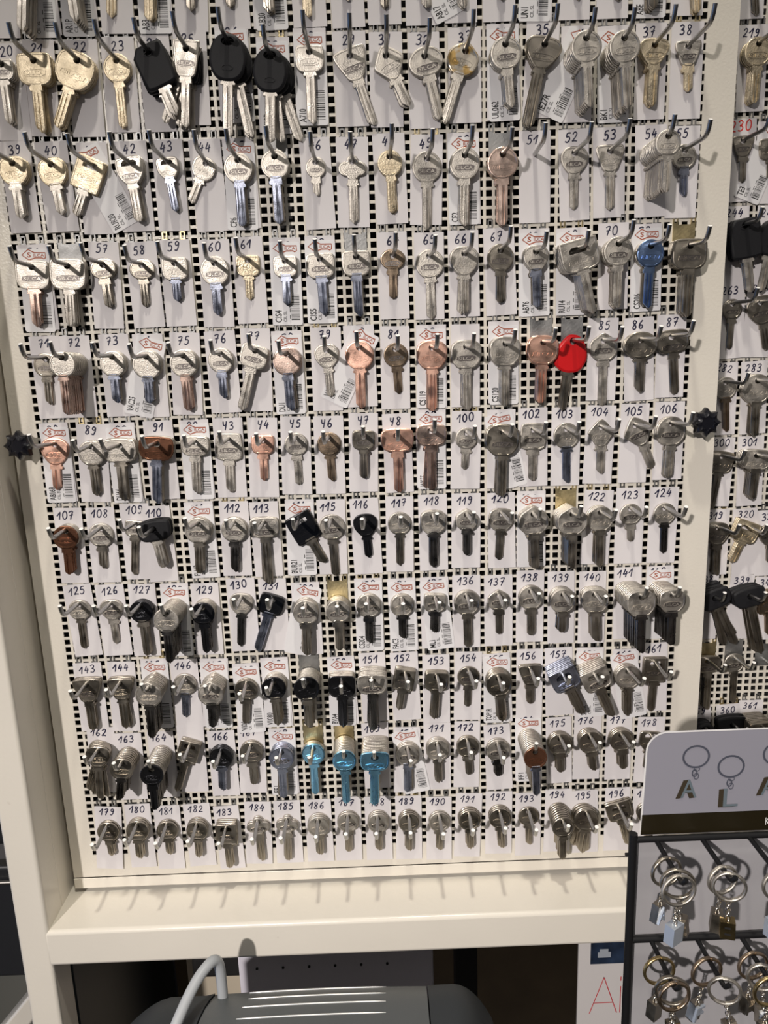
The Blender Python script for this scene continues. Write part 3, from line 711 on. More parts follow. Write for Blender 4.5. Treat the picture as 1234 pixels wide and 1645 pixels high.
9 10 N170+B:@-12 rnd 24.3 49.1 -1.5 9.8 0.8 -4.6 3 s/b
9 11 N171 rnd 24.2 44.2 0.6 9.8 -0.4 -0.9 3 s/d
9 12 N172 rnd 23.1 38.5 2.4 6.9 -1.4 -0.4 2 d
9 13 N173 rnd 24.4 36.4 0.9 6.9 -1.9 -5.2 2 s/k
9 14 N174+B:FF1 rnd 23.2 47.8 2 45 -3.3 7 12 n/b
9 15 N175 rnd 24.3 39.8 1.9 9.8 -2.4 0.8 3 d
9 16 N176 rnd 24.9 39.2 6.1 12.7 -4.5 3.2 4 d
9 17 N177 rnd 24.4 40 5.6 9.8 -3.6 2.3 3 d
9 18 N178 slotsq 23.3 39.4 -6.1 4 -2.6 -3.6 1 d
10 0 N179 rnd 22.7 35.2 3.1 6.9 3 -2.8 2 d
10 1 N180 rnd 23.3 39.3 -1.2 9.8 3.4 -0.7 3 d
10 2 N181 rnd 22.2 35 -0.2 6.9 1.5 -4.1 2 d
10 3 N182 rnd 22.7 38.7 -1 9.8 1.5 -3.4 3 d
10 4 N183 rectv 22 46.9 1.1 12.7 0.4 -7.2 4 d
10 5 N184 clov 24.1 47.2 1.7 6.9 0.9 -3.8 2 s/d
10 6 N185 clov 23.5 47 -1.1 6.9 -0.3 -3.7 2 s/d
10 7 N186 rnd 22.8 40.2 -0.1 9.8 0.6 -3.9 3 s/d
10 8 N187 rnd 22.9 41.7 -0.7 6.9 -0.1 -2.1 2 s/d
10 9 N188 rnd 22.1 39.4 0 9.8 -0.7 -3 3 s/d
10 10 N189 rnd 22.2 40.1 -1.6 9.8 0 -3.7 3 d
10 11 N190 rnd 22.3 39.6 -1 6.9 0.2 -6.3 2 s/d
10 12 N191 rnd 23.6 40.9 1.4 9.8 -0.6 -3.5 3 d
10 13 N192 rnd 23.6 41.7 2.6 9.8 -0.5 -2.7 3 d
10 14 N193 rnd 21.8 40.4 1.3 4 -1.2 -5.8 1 d
10 15 N194 rnd 23.1 43.8 0.1 28.2 -2.2 -3.1 7 d
10 16 N195 rnd 26.2 46.9 -6 12.7 -5.5 -5.5 4 d
10 17 N196 rect 27.7 47.7 15.5 6.9 -2.4 -3.6 2 d
10 18 N197 rnd 22.5 40.5 4.2 6.9 -4.1 -5.6 2 d
'''
SIDE = '''
-5 0 N203 rnd 23.6 53 7.1 4 0.1 0.2 1 d
-4 0 N219 rnd 26 51 -0.6 12.7 7.4 -0.6 4 g
-3 0 N230 trap 22.1 38.7 2.1 4 2.5 -4.4 1 d
-3 1 N231+B:TE3@22 sq 23.3 34.3 3.3 4 -2.3 -7.5 1 d
-2 0 N244 blk 30.7 64.6 9 19.6 1.8 -6.1 3 p/s
-2 1 N245 fob 29.8 63.4 -9.3 12.8 3.5 -6.2 2 p/s
-1 0 N263 rnd 20.4 46 -1 4 2.2 -1 1 d
-1 1 N264 bell 29.4 48.7 11.8 4 -1.6 -0.7 1 d
0 0 N282 rnd 23.5 52.3 3.7 4 0.2 -1.4 1 s/cd
0 1 N283 rnd 31.2 58.3 0.3 9.8 -1.9 -0.8 3 s/d
1 0 N300 sq 28 58.1 -9.1 4 1.2 -0.7 1 d
1 1 N301 ovalw 30.3 46.8 -3.2 15.6 0.9 0.5 5 s/d
2 0 N319 bell 25.8 54.3 0.6 6.9 0.8 0.1 2 d
2 1 N320 rect 28.5 42.4 -21.6 9.8 -0.6 -0.3 3 g
2 2 N321 rnd 24.5 38.7 2.4 6.9 -5.7 -3.5 2 d
3 0 N338 blkw 35.2 60.3 24.7 26.4 -7.4 6.3 4 p/d
3 1 N339 blkw 35.6 70.4 14.2 19.6 1.3 4.5 3 p/d
3 2 N340 rectv 25 47.2 4.4 6.9 -2.6 -0.2 2 cd
4 0 G ovalw 28.3 59.7 0.7 6.9 -1 2.7 2 d
4 1 P rnd 24.2 56 1.6 4 -2.6 4 1 s/d
4 2 P - 0 0 0 0 0 0 0 s
5 0 N359 fob 28.4 47 1.6 19.6 -6.2 5.4 3 p/d
5 1 N360 blkw 34.4 41.1 3.8 12.8 -4.4 5.8 2 p/d
5 2 N361 sq 27.9 42.4 4.2 31.9 -12.2 17.2 8 d
'''

def parse(T, X0, px, Z0, pz, Y, tag):
    out = []
    for l in T.strip().split('\n'):
        r, c, num, sh, W, ln, ang, L, dx, dz, n, m = l.split()
        e = dict(r=int(r), c=int(c), num=num, sh=sh, W=float(W), ln=float(ln), ang=float(ang), L=float(L)/1e3, dx=float(dx)/1e3, dz=float(dz)/1e3, n=int(n), m=m, Y=Y, side=tag)
        e['X'] = X0 + px*e['c']; e['Z'] = Z0 - pz*e['r'] - .0125
        e['numtxt'] = ''; e['code'] = ''; e['prod'] = False; e['tilt'] = 0; e['ncard'] = num[0] == 'N'; e['gold'] = num[0] == 'G'
        for q in num.split('+'):
            if q[0] == 'N': e['numtxt'] = q[1:]
            if q[0] == 'B':
                e['prod'] = True; b = q[2:]
                if '@' in b: b, t = b.split('@'); e['tilt'] = float(t)
                e['code'] = b
        if e['r'] <= 0 and tag == 0: e['legible'] = False
        else: e['legible'] = bool(e['numtxt']) and not e['prod']
        if e['n'] >= 5 and e['m'][0] != 'p': e['n'] = max(e['n'], int((e['L'] - .005)/.0031) + 1)
        out.append(e)
    return out
ENT = parse(MAIN, 0, .032, 0, .08, 0, 0) + parse(SIDE, .6665, .0325, -.3682, .0787, .085, 1)
bykey = {(e['side'], e['r'], e['c']): e for e in ENT}
def ident(e):
    if e['legible']: return 'card ' + e['numtxt']
    if e['code']: return 'code card ' + e['code']
    return None
def where(e):
    i = ident(e)
    if i: return 'on the hook of ' + i
    for d in range(1, 9):
        for s, w in ((-1, 'right of'), (1, 'left of')):
            f = bykey.get((e['side'], e['r'], e['c'] + s*d))
            if f and ident(f): return 'on the %s hook %s %s' % (['next', 'second', 'third', 'fourth', 'fifth', 'sixth', 'seventh', 'eighth'][d-1], w, ident(f))
    nm = ['first', 'second', 'third', 'fourth', 'fifth', 'sixth', 'seventh', 'eighth', 'ninth', 'tenth', 'eleventh', 'twelfth', 'thirteenth', 'fourteenth', 'fifteenth', 'sixteenth', 'seventeenth', 'eighteenth', 'nineteenth']
    return 'on the %s hook of the top row' % nm[e['c']]
NTH = ['first', 'second', 'third', 'fourth', 'fifth', 'sixth', 'seventh', 'eighth', 'ninth', 'tenth', 'eleventh', 'twelfth', 'thirteenth', 'fourteenth', 'fifteenth', 'sixteenth', 'seventeenth', 'eighteenth', 'last']
def place(e, what='hook'):
    if e['side']: return '%s %s, %s row of the rear board' % (NTH[e['c']], what, ROWN[e['r']+5])
    return '%s %s of the %s row' % (NTH[e['c']], what, ROWN[e['r']])
def rowname(e): return ('the %s row' % ROWN[e['r']]) if not e['side'] else 'the set-back right panel'
# rank every key by how much of it shows
rank = []
for i, e in enumerate(ENT):
    for k in range(e['n']):
        d = math.hypot(e['X'] - .3, e['Z'] + .17)
        rank.append(((1e6 if k == 0 else e['W']*(.15 + d) * (1 if k < e['n'] else 1) / (1 + .02*k) * (1.0 if e['r'] > 0 or e['side'] else .5)), i, k))
rank.sort(reverse=True)
single = {(i, k) for _, i, k in rank[:300]}
rest = MB(); rest_mats = list(MT.values()); mat_ix = {m.name: j for j, m in enumerate(rest_mats)}
rnd = random.Random(11)
for i, e in enumerate(ENT):
    X, Z, Y = e['X'], e['Z'], e['Y']; w = where(e); g = rowname(e)
    L = max(e['L'], .004); sx = max(-.035, min(.035, e['dx']/max(L, .02))); sz = max(-.02, min(.06, (e['dz'] + .0011)/max(L, .03)))
    if not e['n']: sx = rnd.uniform(-.03, .03); sz = .03; bx = X; bz = Z
    else: bx = X + max(-.012, min(.012, e['dx'] - sx*L)); bz = Z + max(-.010, min(.010, e['dz'] + .0011 - sz*L))
    wires = thing('peg_hook', 'bent steel wire peg, %s%s' % (place(e), '' if e['n'] else ', left empty') + ((', at ' + ident(e)) if ident(e) else ''), 'hook', (bx, Y, bz), group='peg hooks of ' + g)
    ob('back_plate', PLATE['G' if e['gold'] or (e['r']*7+e['c']) % 11 == 3 else 'Z'], wires)
    ob('prong', PRONG, wires, (0, -.0010, 0), (-math.atan(sz), 0, math.atan(sx)))
    if e['ncard']:
        w_ = w.replace('on the hook of ', '')
        lab = ('white card handwritten %s in %s, %s' % (e['numtxt'], 'red' if e['numtxt'] == '230' else 'dark ink', place(e))) if e['legible'] else 'white number card partly hidden, %s' % place(e)
        cd = thing('number_card', lab, 'card', (bx, Y - .0018 - rnd.uniform(0, .0003), bz), (0, math.radians(rnd.gauss(0, 1.3)), math.radians(rnd.gauss(0, .5))), group='number cards of ' + g, me=NCARD[rnd.randrange(4)])
        if e['numtxt'] and not (e['r'] == 0 and not e['side']):
            nm = number_mesh(e['numtxt'] if not (e['r'] == 5 and e['numtxt'] > '92' and e['numtxt'] < '99' and not e['side']) else 'Y' + e['numtxt'][1], .0075 if e['numtxt'] != '230' else .0095, -.00006, rnd, INKR if e['numtxt'] == '230' else INK, .00115, rnd.uniform(-.002, .001))
            ob('handwritten_number', nm, cd, (0, 0, .0125 + rnd.uniform(-.0008, .0008)), (0, math.radians(rnd.gauss(-2, 3)), 0))
    if e['prod']:
        lab = 'card with red key logo%s, %s' % (' and code ' + e['code'] if e['code'] else '', place(e))
        pc = thing('product_card', lab, 'card', (bx, Y - .0026, bz), (0, math.radians(e['tilt'] + rnd.gauss(0, 1.2)), 0), group='product cards of ' + g, me=PCARD)
        ob('logo', LOGOM, pc); ob('barcode', BARS[i % 4], pc)
        if e['code']: ob('printed_code', code_mesh(e['code']), pc)
    if not e['n']: continue
    hx = bx + sx*L; hz = bz + sz*L - .0011
    n = e['n']; plastic = e['m'][0] == 'p'
    step = 0 if n == 1 else min((L - .0035)/(n-1), .0068 if plastic else .0042)
    tx = math.radians(rnd.uniform(-1.0, 1.2)); tz = math.radians(rnd.uniform(-3, 3))
    style = rnd.randrange(12); fm = e['m'].split('/')[0]; bm = e['m'].split('/')[-1]
    for k in range(n):
        m = e['m']; sh = e['sh']
        if k: 
            back = {'n': 's', 'k': 's', 'b': 's', 'bb': 's', 'g': 'g', 'r': 's'}
            if not (fm == 'k' and n < 4) and not (fm == 'b' and n < 3): m = back.get(fm, fm) + '/' + ({'b': 'd', 'bb': 'd', 'c': 'c'}.get(bm, bm))
        if e['num'].startswith('N25') and k > 1: sh, m = 'blk', 'p/s'
        emb = k == 0
        bow, bl = key_meshes(sh, e['W']*(.97 if k and n > 3 else 1), e['ln']*(1 if k == 0 else rnd.uniform(.985, 1.0)), m, emb, style)
        Lk = L - step*k
        spread = 7 if (plastic or e['num'] in ('N25', 'N162', 'N195', 'N110')) else (1.2 if n < 7 else .8)
        ang = -e['ang'] + (rnd.gauss(0, spread) if k else 0)
        if plastic and k: ang = -e['ang']*.3 - 6*k + rnd.gauss(0, 3)
        if e['num'] in ('N162', 'N195') and k: ang = -e['ang'] - 14 + 8*k
        loc = (bx + sx*Lk, Y - Lk, bz + sz*Lk - .0011); rot = (tx, math.radians(ang), tz)
        if (i, k) in single:
            lab = ''
            pos = 'front one' if k == 0 and n > 1 else (ORD[k] + ' from the front' if k else '')
            lab = '%s %s key%s, %s%s' % (SHP[sh], COL[fm if k == 0 else m.split('/')[0]], ' in front' if n > 1 and k == 0 else (', ' + pos if k else ''), place(e), (', ' + ident(e)) if ident(e) and not e['side'] and k == 0 else '')
            if len(lab.replace('-', ' ').split()) > 14 and ident(e): lab = lab.replace(', ' + ident(e), '')
            kt = thing('key_blank', lab, 'key', loc, rot, group='key blanks of ' + g)
            hd = ob('bow', bow, kt); b_ = ob('blade', bl, kt)
            if '/' in m and plastic: hd['label'] = 'black plastic head'; b_['label'] = 'bare metal blade'
        else:
            M = Matrix.Translation(loc) @ Euler(rot).to_matrix().to_4x4()
            for me in (bow, bl): rest.add([v.co for v in me.vertices], [tuple(p.vertices) for p in me.polygons], mat_ix[me.materials[0].name], M)
rk = thing('key_blanks', 'remaining silver and grey key blanks packed behind the front ones on the hooks', 'keys', (0, 0, 0), me=rest.mesh('key_blanks', rest_mats, 32))
rk['kind'] = 'stuff'

# ------------------------------------------------------------------ key-ring display in front on the right
RB = mat('black_powder_coat', (.008, .008, .009), .5, spec=.3)
HDR = mat('grey_lilac_card', (.29, .285, .33), .35)
HWHT = mat('white_card_edge', (.8, .79, .78), .5)
BAND = mat('dark_olive_print', (.016, .012, .005), .3)
PANELW = mat('grey_white_backing', (.38, .37, .385), .35, 0, .08, 60, .08, 18)
PRINTG = mat('printed_steel_grey', (.07, .075, .10), .5); PRINTL = mat('printed_light_face', (.13, .165, .19), .5); PRINTB = mat('printed_brown_side', (.045, .034, .02), .5)
RY = -.2
rack = thing('wire_display_stand', 'black wire display stand with printed header for letter key rings', 'display stand', (.489, RY, -1.9))
R0 = Vector((-.489, -RY, 1.9))
def rpart(name, mb, m, sm=None, label=None):
    mb.v = [tuple(Vector(v)) for v in mb.v]; o = ob(name, mb.mesh(name, m, sm), rack, R0)
    if label: o['label'] = label
    return o
mb = MB(); mb.tube([(.4890, RY, -1.9), (.4890, RY, -.708)], .0034, 12); rpart('post', mb, RB, 40)
mb = MB(); mb.tube([(.4865, RY, -.7135), (.82, RY, -.7135)], .0026, 10); rpart('rail', mb, RB, 40)
mb = MB(); mb.tube([(.4865, RY, -.8050), (.82, RY, -.8050)], .0026, 10); rpart('rail', mb, RB, 40)
mb = MB(); mb.tube([(.4840, RY+.002, -.7280), (.4930, RY+.002, -.7280)], .0015, 8); rpart('side_pin', mb, RB, 40)
mb = MB(); mb.box((.4945, RY+.006, -1.25), (.82, RY+.008, -.7165)); rpart('backing_panel', mb, PANELW)
# header board with rounded corner
def header():
    L_, T, B, Rr = .4975, -.6240, -.7118, .84
    P = [(Rr, T)]
    for k in range(9): a = math.radians(90 + k*11.25); P.append((L_ + .016 + .016*math.cos(a), T - .016 + .016*math.sin(a)))
    P += [(.4955, B), (Rr, B)]
    n = len(P); mb = MB(); y = RY + .003
    mb.add([(x, y, z) for x, z in P] + [(x, y+.0012, z) for x, z in P], [tuple(range(n)), tuple(reversed(range(n, 2*n)))] + [(j, n+j, n+(j+1) % n, (j+1) % n) for j in range(n)])
    h = rpart('header_board', mb, HDR, None, 'printed header board of the stand')
    e = MB(); ribbon(e, [(x, z) for x, z in P[:-2]] + [(.4955, B)], .0013, y-.0001)
    ob('edge_band', e.mesh('edge_band', HWHT), h)
    b = MB(); b.add([(.4962, y-.00015, -.6940), (Rr, y-.00015, -.6940), (Rr, y-.00015, -.7115), (.4957, y-.00015, -.7115)], [(3, 2, 1, 0)]); ob('dark_band', b.mesh('dark_band', BAND), h)
    t = MB(); put_text(t, 'K', .5950, y-.0003, -.7035, .0062, .0034); ob('lettering', t.mesh('lettering', HWHT), h)
    pr = MB()
    def prnt(ch, cx, cz, w_, rx, rz):
        hh = .0155; yy = y - .0003
        for j in range(9): put_text(pr, ch, cx - .0032 + j*.0004, yy - j*1.5e-5, cz - .0006 + j*.00006, hh, w_, 0, 0, 2)
        put_text(pr, ch, cx + .0006, yy - .0002, cz, hh, w_, 0, 0, 1)
        ribbon(pr, ell(rx, rz, .0098, .0090, 28), .0016, yy, 0, True)
        ribbon(pr, ell(rx + .001, rz - .0105, .0022, .0018, 12), .0007, yy-.0001, 0, True); ribbon(pr, ell(rx - .0006, rz - .0138, .0018, .0030, 12), .0010, yy-.0002, 0, True); ribbon(pr, ell(rx + .0008, rz - .0165, .0018, .0026, 12), .0007, yy-.0003, 0, True)
    prnt('A', .5310, -.6725, .0125, .5358, -.6455); prnt('L', .5640, -.6815, .0115, .5632, -.6550); prnt('A', .5935, -.6725, .0125, .5975, -.6455)
    ob('printed_picture', pr.mesh('printed_picture', [PRINTG, PRINTL, PRINTB]), h)
header()
hooks = [(.5075, -.7155), (.5430, -.7150), (.5795, -.7145), (.616, -.7145), (.5070, -.8065), (.5440, -.8065), (.5800, -.8065), (.616, -.8065)]
for x, z in hooks:
    mb = MB(); mb.tube([(x, RY, z), (x+.001, RY-.03, z-.0005), (x+.0015, RY-.0455, z-.0005), (x+.0017, RY-.0480, z+.0004), (x+.0020, RY-.0495, z+.0026), (x+.0032, RY-.0505, z+.0045)], .0019, 10); rpart('display_hook', mb, RB, 40)

BRASS = mat('aged_brass', (.52, .40, .20), .30, 1, .1, 500, .15, 60)
CHROME = mat('dull_chrome', (.66, .62, .56), .24, 1)
BSHEEN = mat('brushed_steel', (.70, .78, .90), .40, .7)
def ring_set(label, x, y, z, R_, m, tiltz=0, tilty=0, tag=None, tagm=None, sw=0):
    """split ring hanging from a hook at x,y,z (inside top of ring), with chain and metal letter block"""
    t = thing('key_ring', label, 'key ring', (x, y, z), (0, math.radians(sw), math.radians(tiltz)), group='key rings on the wire display')
    mb = MB()
    pts = [(R_*math.sin(2*PI*2*i/80)*1.0, -.0009 + .0018*i/80, -R_ + R_*math.cos(2*PI*2*i/80)) for i in range(81)]
    mb.tube(pts, .00122, 8); ob('split_ring', mb.mesh('split_ring', MT[m] if m in MT else m, 60), t)
    zb = -2*R_; cm = MB()
    for j in range(5):
        M = Matrix.Translation((0, 0, zb - .002 - j*.0033)) @ Matrix.Rotation(PI/2*(j % 2), 4, 'Z')
        cm.tube([M @ Vector((.0017*math.cos(a_), 0, .0026*math.sin(a_))) for a_ in [2*PI*q/14 for q in range(14)]], .00048, 6, 0, True)
    ob('chain', cm.mesh('chain', CHROME, 60), t)
    if tag:
        zt = zb - .0175; lm = MB()
        M = Matrix.Translation((0, 0, zt - .006)) @ Matrix.Rotation(math.radians(tilty), 4, 'Z')
        if tag == 'I' or tag == '#':
            w_ = .0120 if tag == '#' else .0095
            lm.add([(-w_/2, -.004, -.0075), (w_/2, -.004, -.0075), (w_/2, .004, -.0075), (-w_/2, .004, -.0075), (-w_/2, -.004, .0075), (w_/2, -.004, .0075), (w_/2, .004, .0075), (-w_/2, .004, .0075)], [(0,3,2,1),(4,5,6,7),(0,1,5,4),(1,2,6,5),(2,3,7,6),(3,0,4,7)], 0, M)
        elif tag == 'B':
            lm.box((-.0052, -.0040, -.0070), (.0052, .0040, .0070), 0, M)
            for cz_ in (.0026, -.0026):
                lm.add([(M @ Vector((x_, -.00405, cz_ + z_))) for x_, z_ in ((-.0022, -.0010), (.0016, -.0010), (.0024, -.0003), (.0020, .0008), (-.0022, .0008))], [(0, 1, 2, 3, 4)], 1)
        else:
            q = MB(); put_text(q, tag, 0, 0, 0, .013, .0098, 0, .05, 0, .004)
            lm.add(q.v, q.f, 0, M @ Matrix.Diagonal((1, 1, 1, 1)))
            # solid block behind, as these letters are cut into a thick slab
            lm.box((-.0049, -.0020, -.0075), (.0049, .0039, .0075), 1, M)
        eye = MB(); eye.tube([(0, .0026*math.cos(a_), zt + .0005 + .0026*math.sin(a_)) for a_ in [2*PI*q_/14 for q_ in range(14)]], .0007, 6, 0, True)
        ob('eyelet', eye.mesh('eyelet', CHROME, 60), t)
        ob('letter_block', lm.mesh('letter_block', [tagm, BLACK if tag == 'B' else MT['d']]), t)
ST = MT['s']
ring_set('dark steel key ring, rearmost on the upper left display hook', .5088, -.222, -.7140, .0115, 'd', 12, 30, 'A', BSHEEN, 8)
ring_set('middle steel key ring on the upper left display hook', .5095, -.2355, -.7140, .0118, 'd', -8, -30, 'E', MT['d'], -6)
ring_set('front silver key ring with plain bluish block on the upper left display hook', .5095, -.2420, -.7140, .0122, 's', 6, 28, '#', BSHEEN, 3)
ring_set('silver key ring with block turned sideways, behind the brass B', .5455, -.2340, -.7140, .0110, 's', 10, 60, 'I', MT['d'], 5)
ring_set('silver key ring with brass letter B on the second display hook', .5458, -.2420, -.7135, .0112, 's', -12, -6, 'B', BRASS, -1)
ring_set('silver key ring cut by the right picture edge on the third display hook', .5855, -.2385, -.7160, .0120, 's', 0, 20, '#', BSHEEN, 2)
ring_set('brass key ring, rearmost on the lower left display hook', .5075, -.2200, -.8045, .0118, BRASS, 5, 30, 'I', MT['d'], 4)
ring_set('middle dark key ring on the lower left display hook', .5090, -.2390, -.8045, .0120, 'd', -10, 20, 'E', BRASS, -4)
ring_set('front bronze key ring on the lower left display hook', .5096, -.2445, -.8045, .0118, 'cd', 8, 20, 'H', MT['d'], 3)
ring_set('tilted bronze key ring, rear one on the lower second display hook', .5450, -.2230, -.8040, .0120, 'cd', 10, 20, 'F', BSHEEN, 12)
ring_set('front silver key ring on the lower second display hook', .5462, -.2420, -.8040, .0112, 's', -14, 20, 'F', CHROME, -10)
ring_set('rear bronze key ring on the lower third display hook', .5810, -.2200, -.8035, .0115, 'cd', 6, 20, 'H', MT['d'], 3)
ring_set('middle silver key ring on the lower third display hook', .5815, -.2320, -.8035, .0110, 's', -12, 20, 'O', BSHEEN, -4)
ring_set('front brass key ring on the lower third display hook', .5825, -.2440, -.8035, .0122, BRASS, 4, 20, 'O', CHROME, 3)

# ------------------------------------------------------------------ under the ledge: key-cutting machine, hose, boxes, poster
GREYP = mat('grey_machine_plastic', (.085, .092, .095), .38, 0, .15, 900)
DARKP = mat('slate_machine_plastic', (.020, .024, .028), .6, 0, .15, 900)
RIB = mat('bare_aluminium_edge', (.80, .80, .79), .3, .6)
HOSE = mat('grey_rubber_hose', (.42, .44, .46), .42)
mach = thing('key_cutting_machine', 'grey plastic key cutting machine with dark sides and four raised ribs', 'machine', (.23, -.26, -1.25))
MO = Vector((-.23, .26, 1.25))
def topz(x, y):  # arched hood
    return -.9250 - 1.10*(max(0, y + .135))**2*8 - .22*(x - .23)**2*1.0
def hood(name, xs, ys, fz, m, mbot=-1.25, sm=50):
    mb = MB(); nx, ny = len(xs[0]), len(ys); V = []
    for j, y in enumerate(ys):
        for i in range(nx): x = xs[j][i]; V.append((x, y, fz(x, y, i, j)))
    for j, y in enumerate(ys):
        for i in range(nx): V.append((xs[j][i], y, mbot))
    F = []; o = nx*ny
    for j in range(ny-1):
        for i in range(nx-1): a = j*nx+i; F.append((a, a+nx, a+nx+1, a+1)); F.append((o+a, o+a+1, o+a+nx+1, o+a+nx))
    for i in range(nx-1): F.append((i, i+1, o+i+1, o+i)); a = (ny-1)*nx+i; F.append((a+1, a, o+a, o+a+1))
    for j in range(ny-1): a = j*nx; F.append((a+nx, a, o+a, o+a+nx)); a = j*nx+nx-1; F.append((a, a+nx, o+a+nx, o+a))
    mb.add(V, F); o_ = ob(name, mb.mesh(name, m, sm), mach, MO); return o_
ys = [-.1035 - .012*j for j in range(27)]
xs = [[.1265 - .0085*min(1, (-.1035-y)/.043)*1.0 + (.329 - .1265 + .0085*min(1, (-.1035-y)/.043))*i/16 for i in range(17)] for y in ys]
bodyp = hood('housing', xs, ys, lambda x, y, i, j: topz(x, y), GREYP)
mbr = [(.1591, .2905, -.1050), (.1605, .2903, -.1172), (.1568, .2901, -.1288), (.1530, .2899, -.1415), (.1500, .2899, -.1570)]
for x0, x1, yy in mbr:
    mb = MB(); mb.tube([(x0 + (x1-x0)*i/12, yy, topz(x0 + (x1-x0)*i/12, yy) + .0002) for i in range(13)], [.0002] + [.00075]*11 + [.0002], 8)
    ob('rib', mb.mesh('rib', RIB, 60), mach, MO)
# dark wings: left one falls away to the left, right one curves down to the right
xl = [[.1262 - .0085*min(1, (-.1035-y)/.043) - .0005 - (.0850 if True else 0)*i/10 for i in range(11)][::-1] for y in ys]
hood('side_cover', xl, ys, lambda x, y, i, j: topz(.125, y) + .0015 - .0 - .030*max(0, (.085 - x)/.045)**1.6 - .002*(i < 10), DARKP)
xr = [[.3292 + .0010 + .062*i/10 for i in range(11)] for y in ys]
hood('side_cover', xr, ys, lambda x, y, i, j: topz(.33, y) + .0012 - .040*max(0, (x - .355)/.037)**2.0 - .010*max(0, (-.115-y)/.2), DARKP)
mb = MB(); cp = [(.1345, -.109, -.935), (.1345, -.109, -.915), (.1340, -.110, -.900), (.1315, -.113, -.8915), (.1265, -.120, -.8900), (.118, -.133, -.8950), (.108, -.152, -.9080), (.098, -.172, -.9270), (.088, -.195, -.955), (.080, -.215, -.99), (.076, -.226, -1.04)]
cps = []
for k in range(len(cp)-1):
    p0, p1, p2, p3 = (Vector(cp[max(k-1, 0)]), Vector(cp[k]), Vector(cp[k+1]), Vector(cp[min(k+2, len(cp)-1)]))
    for q in range(5):
        t = q/5; cps.append(.5*((2*p1) + (p2-p0)*t + (2*p0-5*p1+4*p2-p3)*t*t + (3*p1-p0-3*p2+p3)*t**3))
cps.append(Vector(cp[-1]))
mb.tube([p + Vector((0, 0, .003 if i_ > 4 else 0)) for i_, p in enumerate(cps)], .0050, 16); o = ob('hose', mb.mesh('hose', HOSE, 60), mach, MO); o['label'] = 'bent grey rubber hose'

LIL = mat('lilac_white_panel', (.82, .79, .88), .4); SHD = mat('slate_blue_panel', (.10, .105, .13), .5)
box = thing('perforated_box', 'pale lilac metal box with small holes behind the machine', 'box', (.27, .10, -1.3))
mb = MB(); mb.box((.1015, .10, -1.22), (.3485, .19, -1.060)); o = ob('casing', mb.mesh('casing', LIL), box, (-.27, -.10, 1.3)); bevel(o, .002)
for k in range(6):
    h_ = MB(); h_.tube([(.125 + k*.033, .0985, -1.098), (.125 + k*.033, .1005, -1.098)], .0016, 10); ob('hole_plug', h_.mesh('hole_plug', BLACK, 50), box, (-.27, -.10, 1.3))
mb = MB(); mb.box((.036, .12, -1.13), (.102, .16, -1.095)); o = thing('socket_block', 'black rounded block fixed below the ledge beside the hose', 'bracket', (0, 0, 0), me=mb.mesh('socket_block', BLACK)); bevel(o, .006, 4)
mb = MB(); mb.box((.375, .08, -1.5), (.402, .11, -.95)); thing('post', 'black post right of the lilac box', 'post', (0, 0, 0), me=mb.mesh('post', BLACK))
mb = MB(); mb.box((.460, .05, -1.075), (.50, .09, -.99)); 
WOODD = mat('dark_brown_board', (.17, .12, .07), .5, 0, .1, 60, .2, 14); BEIGE = mat('beige_board', (.62, .54, .42), .6)
def struct(name, a, b, m):
    mb = MB(); mb.box(a, b); o = thing(name, None, None, (0, 0, 0), me=mb.mesh(name, m)); o['kind'] = 'structure'; return o
struct('wall_back', (-.045, .30, -1.9), (1.3, .32, .5), WOODD)
mb = MB(); mb.box((-.02, .26, -1.6), (.1, .28, -1.0)); 
mb = MB(); mb.box((.005, .20, -1.5), (.135, .22, -1.02)); thing('board', 'beige upright board seen behind the grey hose', 'board', (0, 0, 0), me=mb.mesh('board', BEIGE))
POST = mat('poster_paper', (.66, .63, .62), .5); PICT = mat('dark_blue_photo', (.02, .035, .07), .4, 0, 0, 1, .7, 55); REDL = mat('thin_red_lettering', (.55, .03, .04), .5)
sign = thing('poster', 'white poster with dark blue picture and thin red letters under the ledge', 'poster', (.55, .0, -1.1))
mb = MB(); mb.box((.5050, .0, -1.25), (.62, .0025, -.95)); ob('sheet', mb.mesh('sheet', POST), sign, (-.55, 0, 1.1))
mb = MB(); mb.box((.5185, -.0006, -1.0165), (.60, .0, -.975)); pc_ = ob('picture', mb.mesh('picture', PICT), sign, (-.55, 0, 1.1))
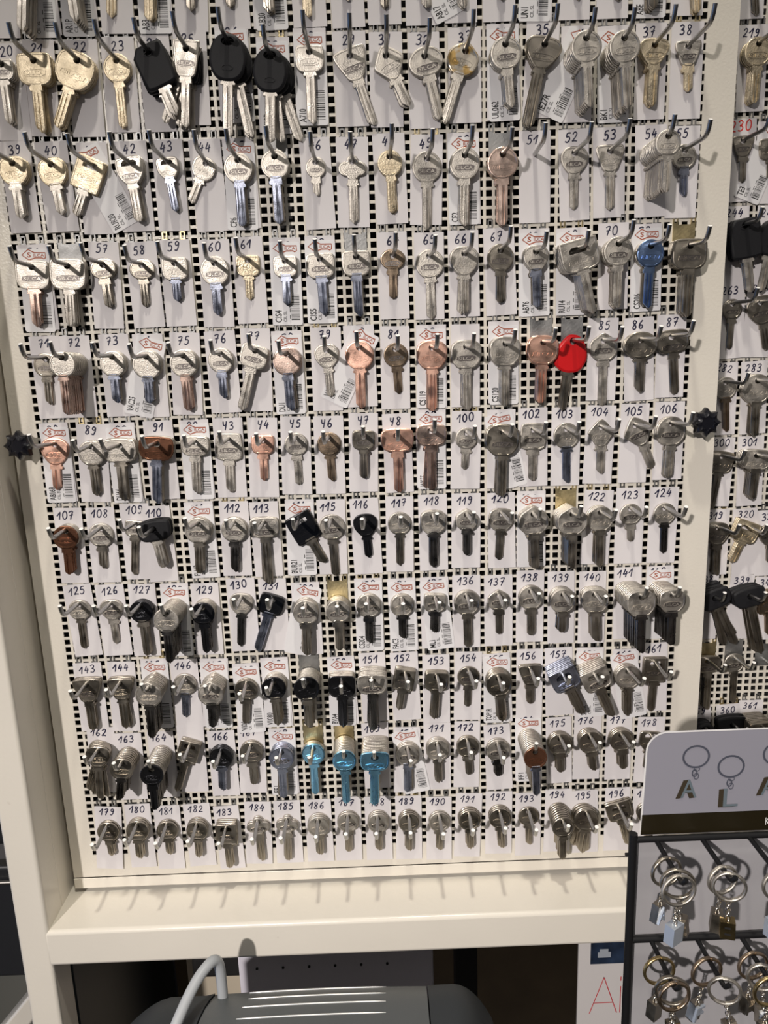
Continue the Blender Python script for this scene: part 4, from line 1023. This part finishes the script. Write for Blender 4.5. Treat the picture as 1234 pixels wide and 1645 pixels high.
mb = MB(); mb.box((.5265, -.0009, -1.0080), (.5410, -.0006, -1.0010)); mb.box((.5285, -.0009, -1.0010), (.5380, -.0006, -.9970)); ob('vehicle_picture', mb.mesh('vehicle_picture', mat('pale_print', (.35, .38, .42), .5)), pc_)
mb = MB()
for pts in ([(.5190, -1.0830), (.5345, -1.0350)], [(.5345, -1.0350), (.5500, -1.0830)], [(.5235, -1.0690), (.5455, -1.0690)], [(.5537, -1.0830), (.5537, -1.0480)], [(.5537, -1.0400), (.5537, -1.0350)]):
    ribbon(mb, pts, .0010, -.0003)
ob('lettering', mb.mesh('lettering', REDL), sign, (-.55, 0, 1.1))
mb = MB(); mb.box((.478, .05, -1.065), (.504, .09, -.985)); o = thing('bracket', 'black bracket hanging under the ledge left of the poster', 'bracket', (0, 0, .03), me=mb.mesh('bracket', BLACK)); bevel(o, .004, 3)

# ------------------------------------------------------------------ left of the upright
GW = mat('grey_wall_paint', (.30, .30, .33), .6); STL = mat('satin_steel', (.55, .53, .50), .3, 1); DK = mat('charcoal_vinyl', (.025, .026, .03), .4); GG = mat('olive_grey_panel', (.19, .19, .17), .6)
struct('wall_left', (-.60, .34, -1.9), (-.05, .36, .6), GW)
mb = MB(); mb.box((-.42, .13, -.958), (-.0815, .16, -.948)); thing('steel_rail', 'thin horizontal steel rail left of the cream upright', 'rail', (0, 0, 0), me=mb.mesh('steel_rail', STL))
cse = thing('equipment_case', 'charcoal case below the steel rail left of the cream upright', 'case', (-.25, .15, -1.9))
mb = MB(); mb.box((-.42, .135, -1.13), (-.0815, .24, -.962)); o = ob('lid', mb.mesh('lid', DK), cse, (.25, -.15, 1.9)); bevel(o, .006, 3)
mb = MB(); mb.tube([(-.42, .131, -.983), (-.0815, .131, -.983)], .003, 10); ob('trim_bar', mb.mesh('trim_bar', STL, 50), cse, (.25, -.15, 1.9))
mb = MB(); mb.box((-.40, .255, -1.9), (-.0815, .285, -1.05)); thing('cabinet_side', 'olive grey panel behind the slanted cream brace', 'panel', (0, 0, 0), me=mb.mesh('cabinet_side', GG))
struct('floor', (-2, -3.5, -1.905), (2.5, .6, -1.9), mat('dark_floor', (.10, .095, .09), .5, 0, 0, 1, .2, 3))
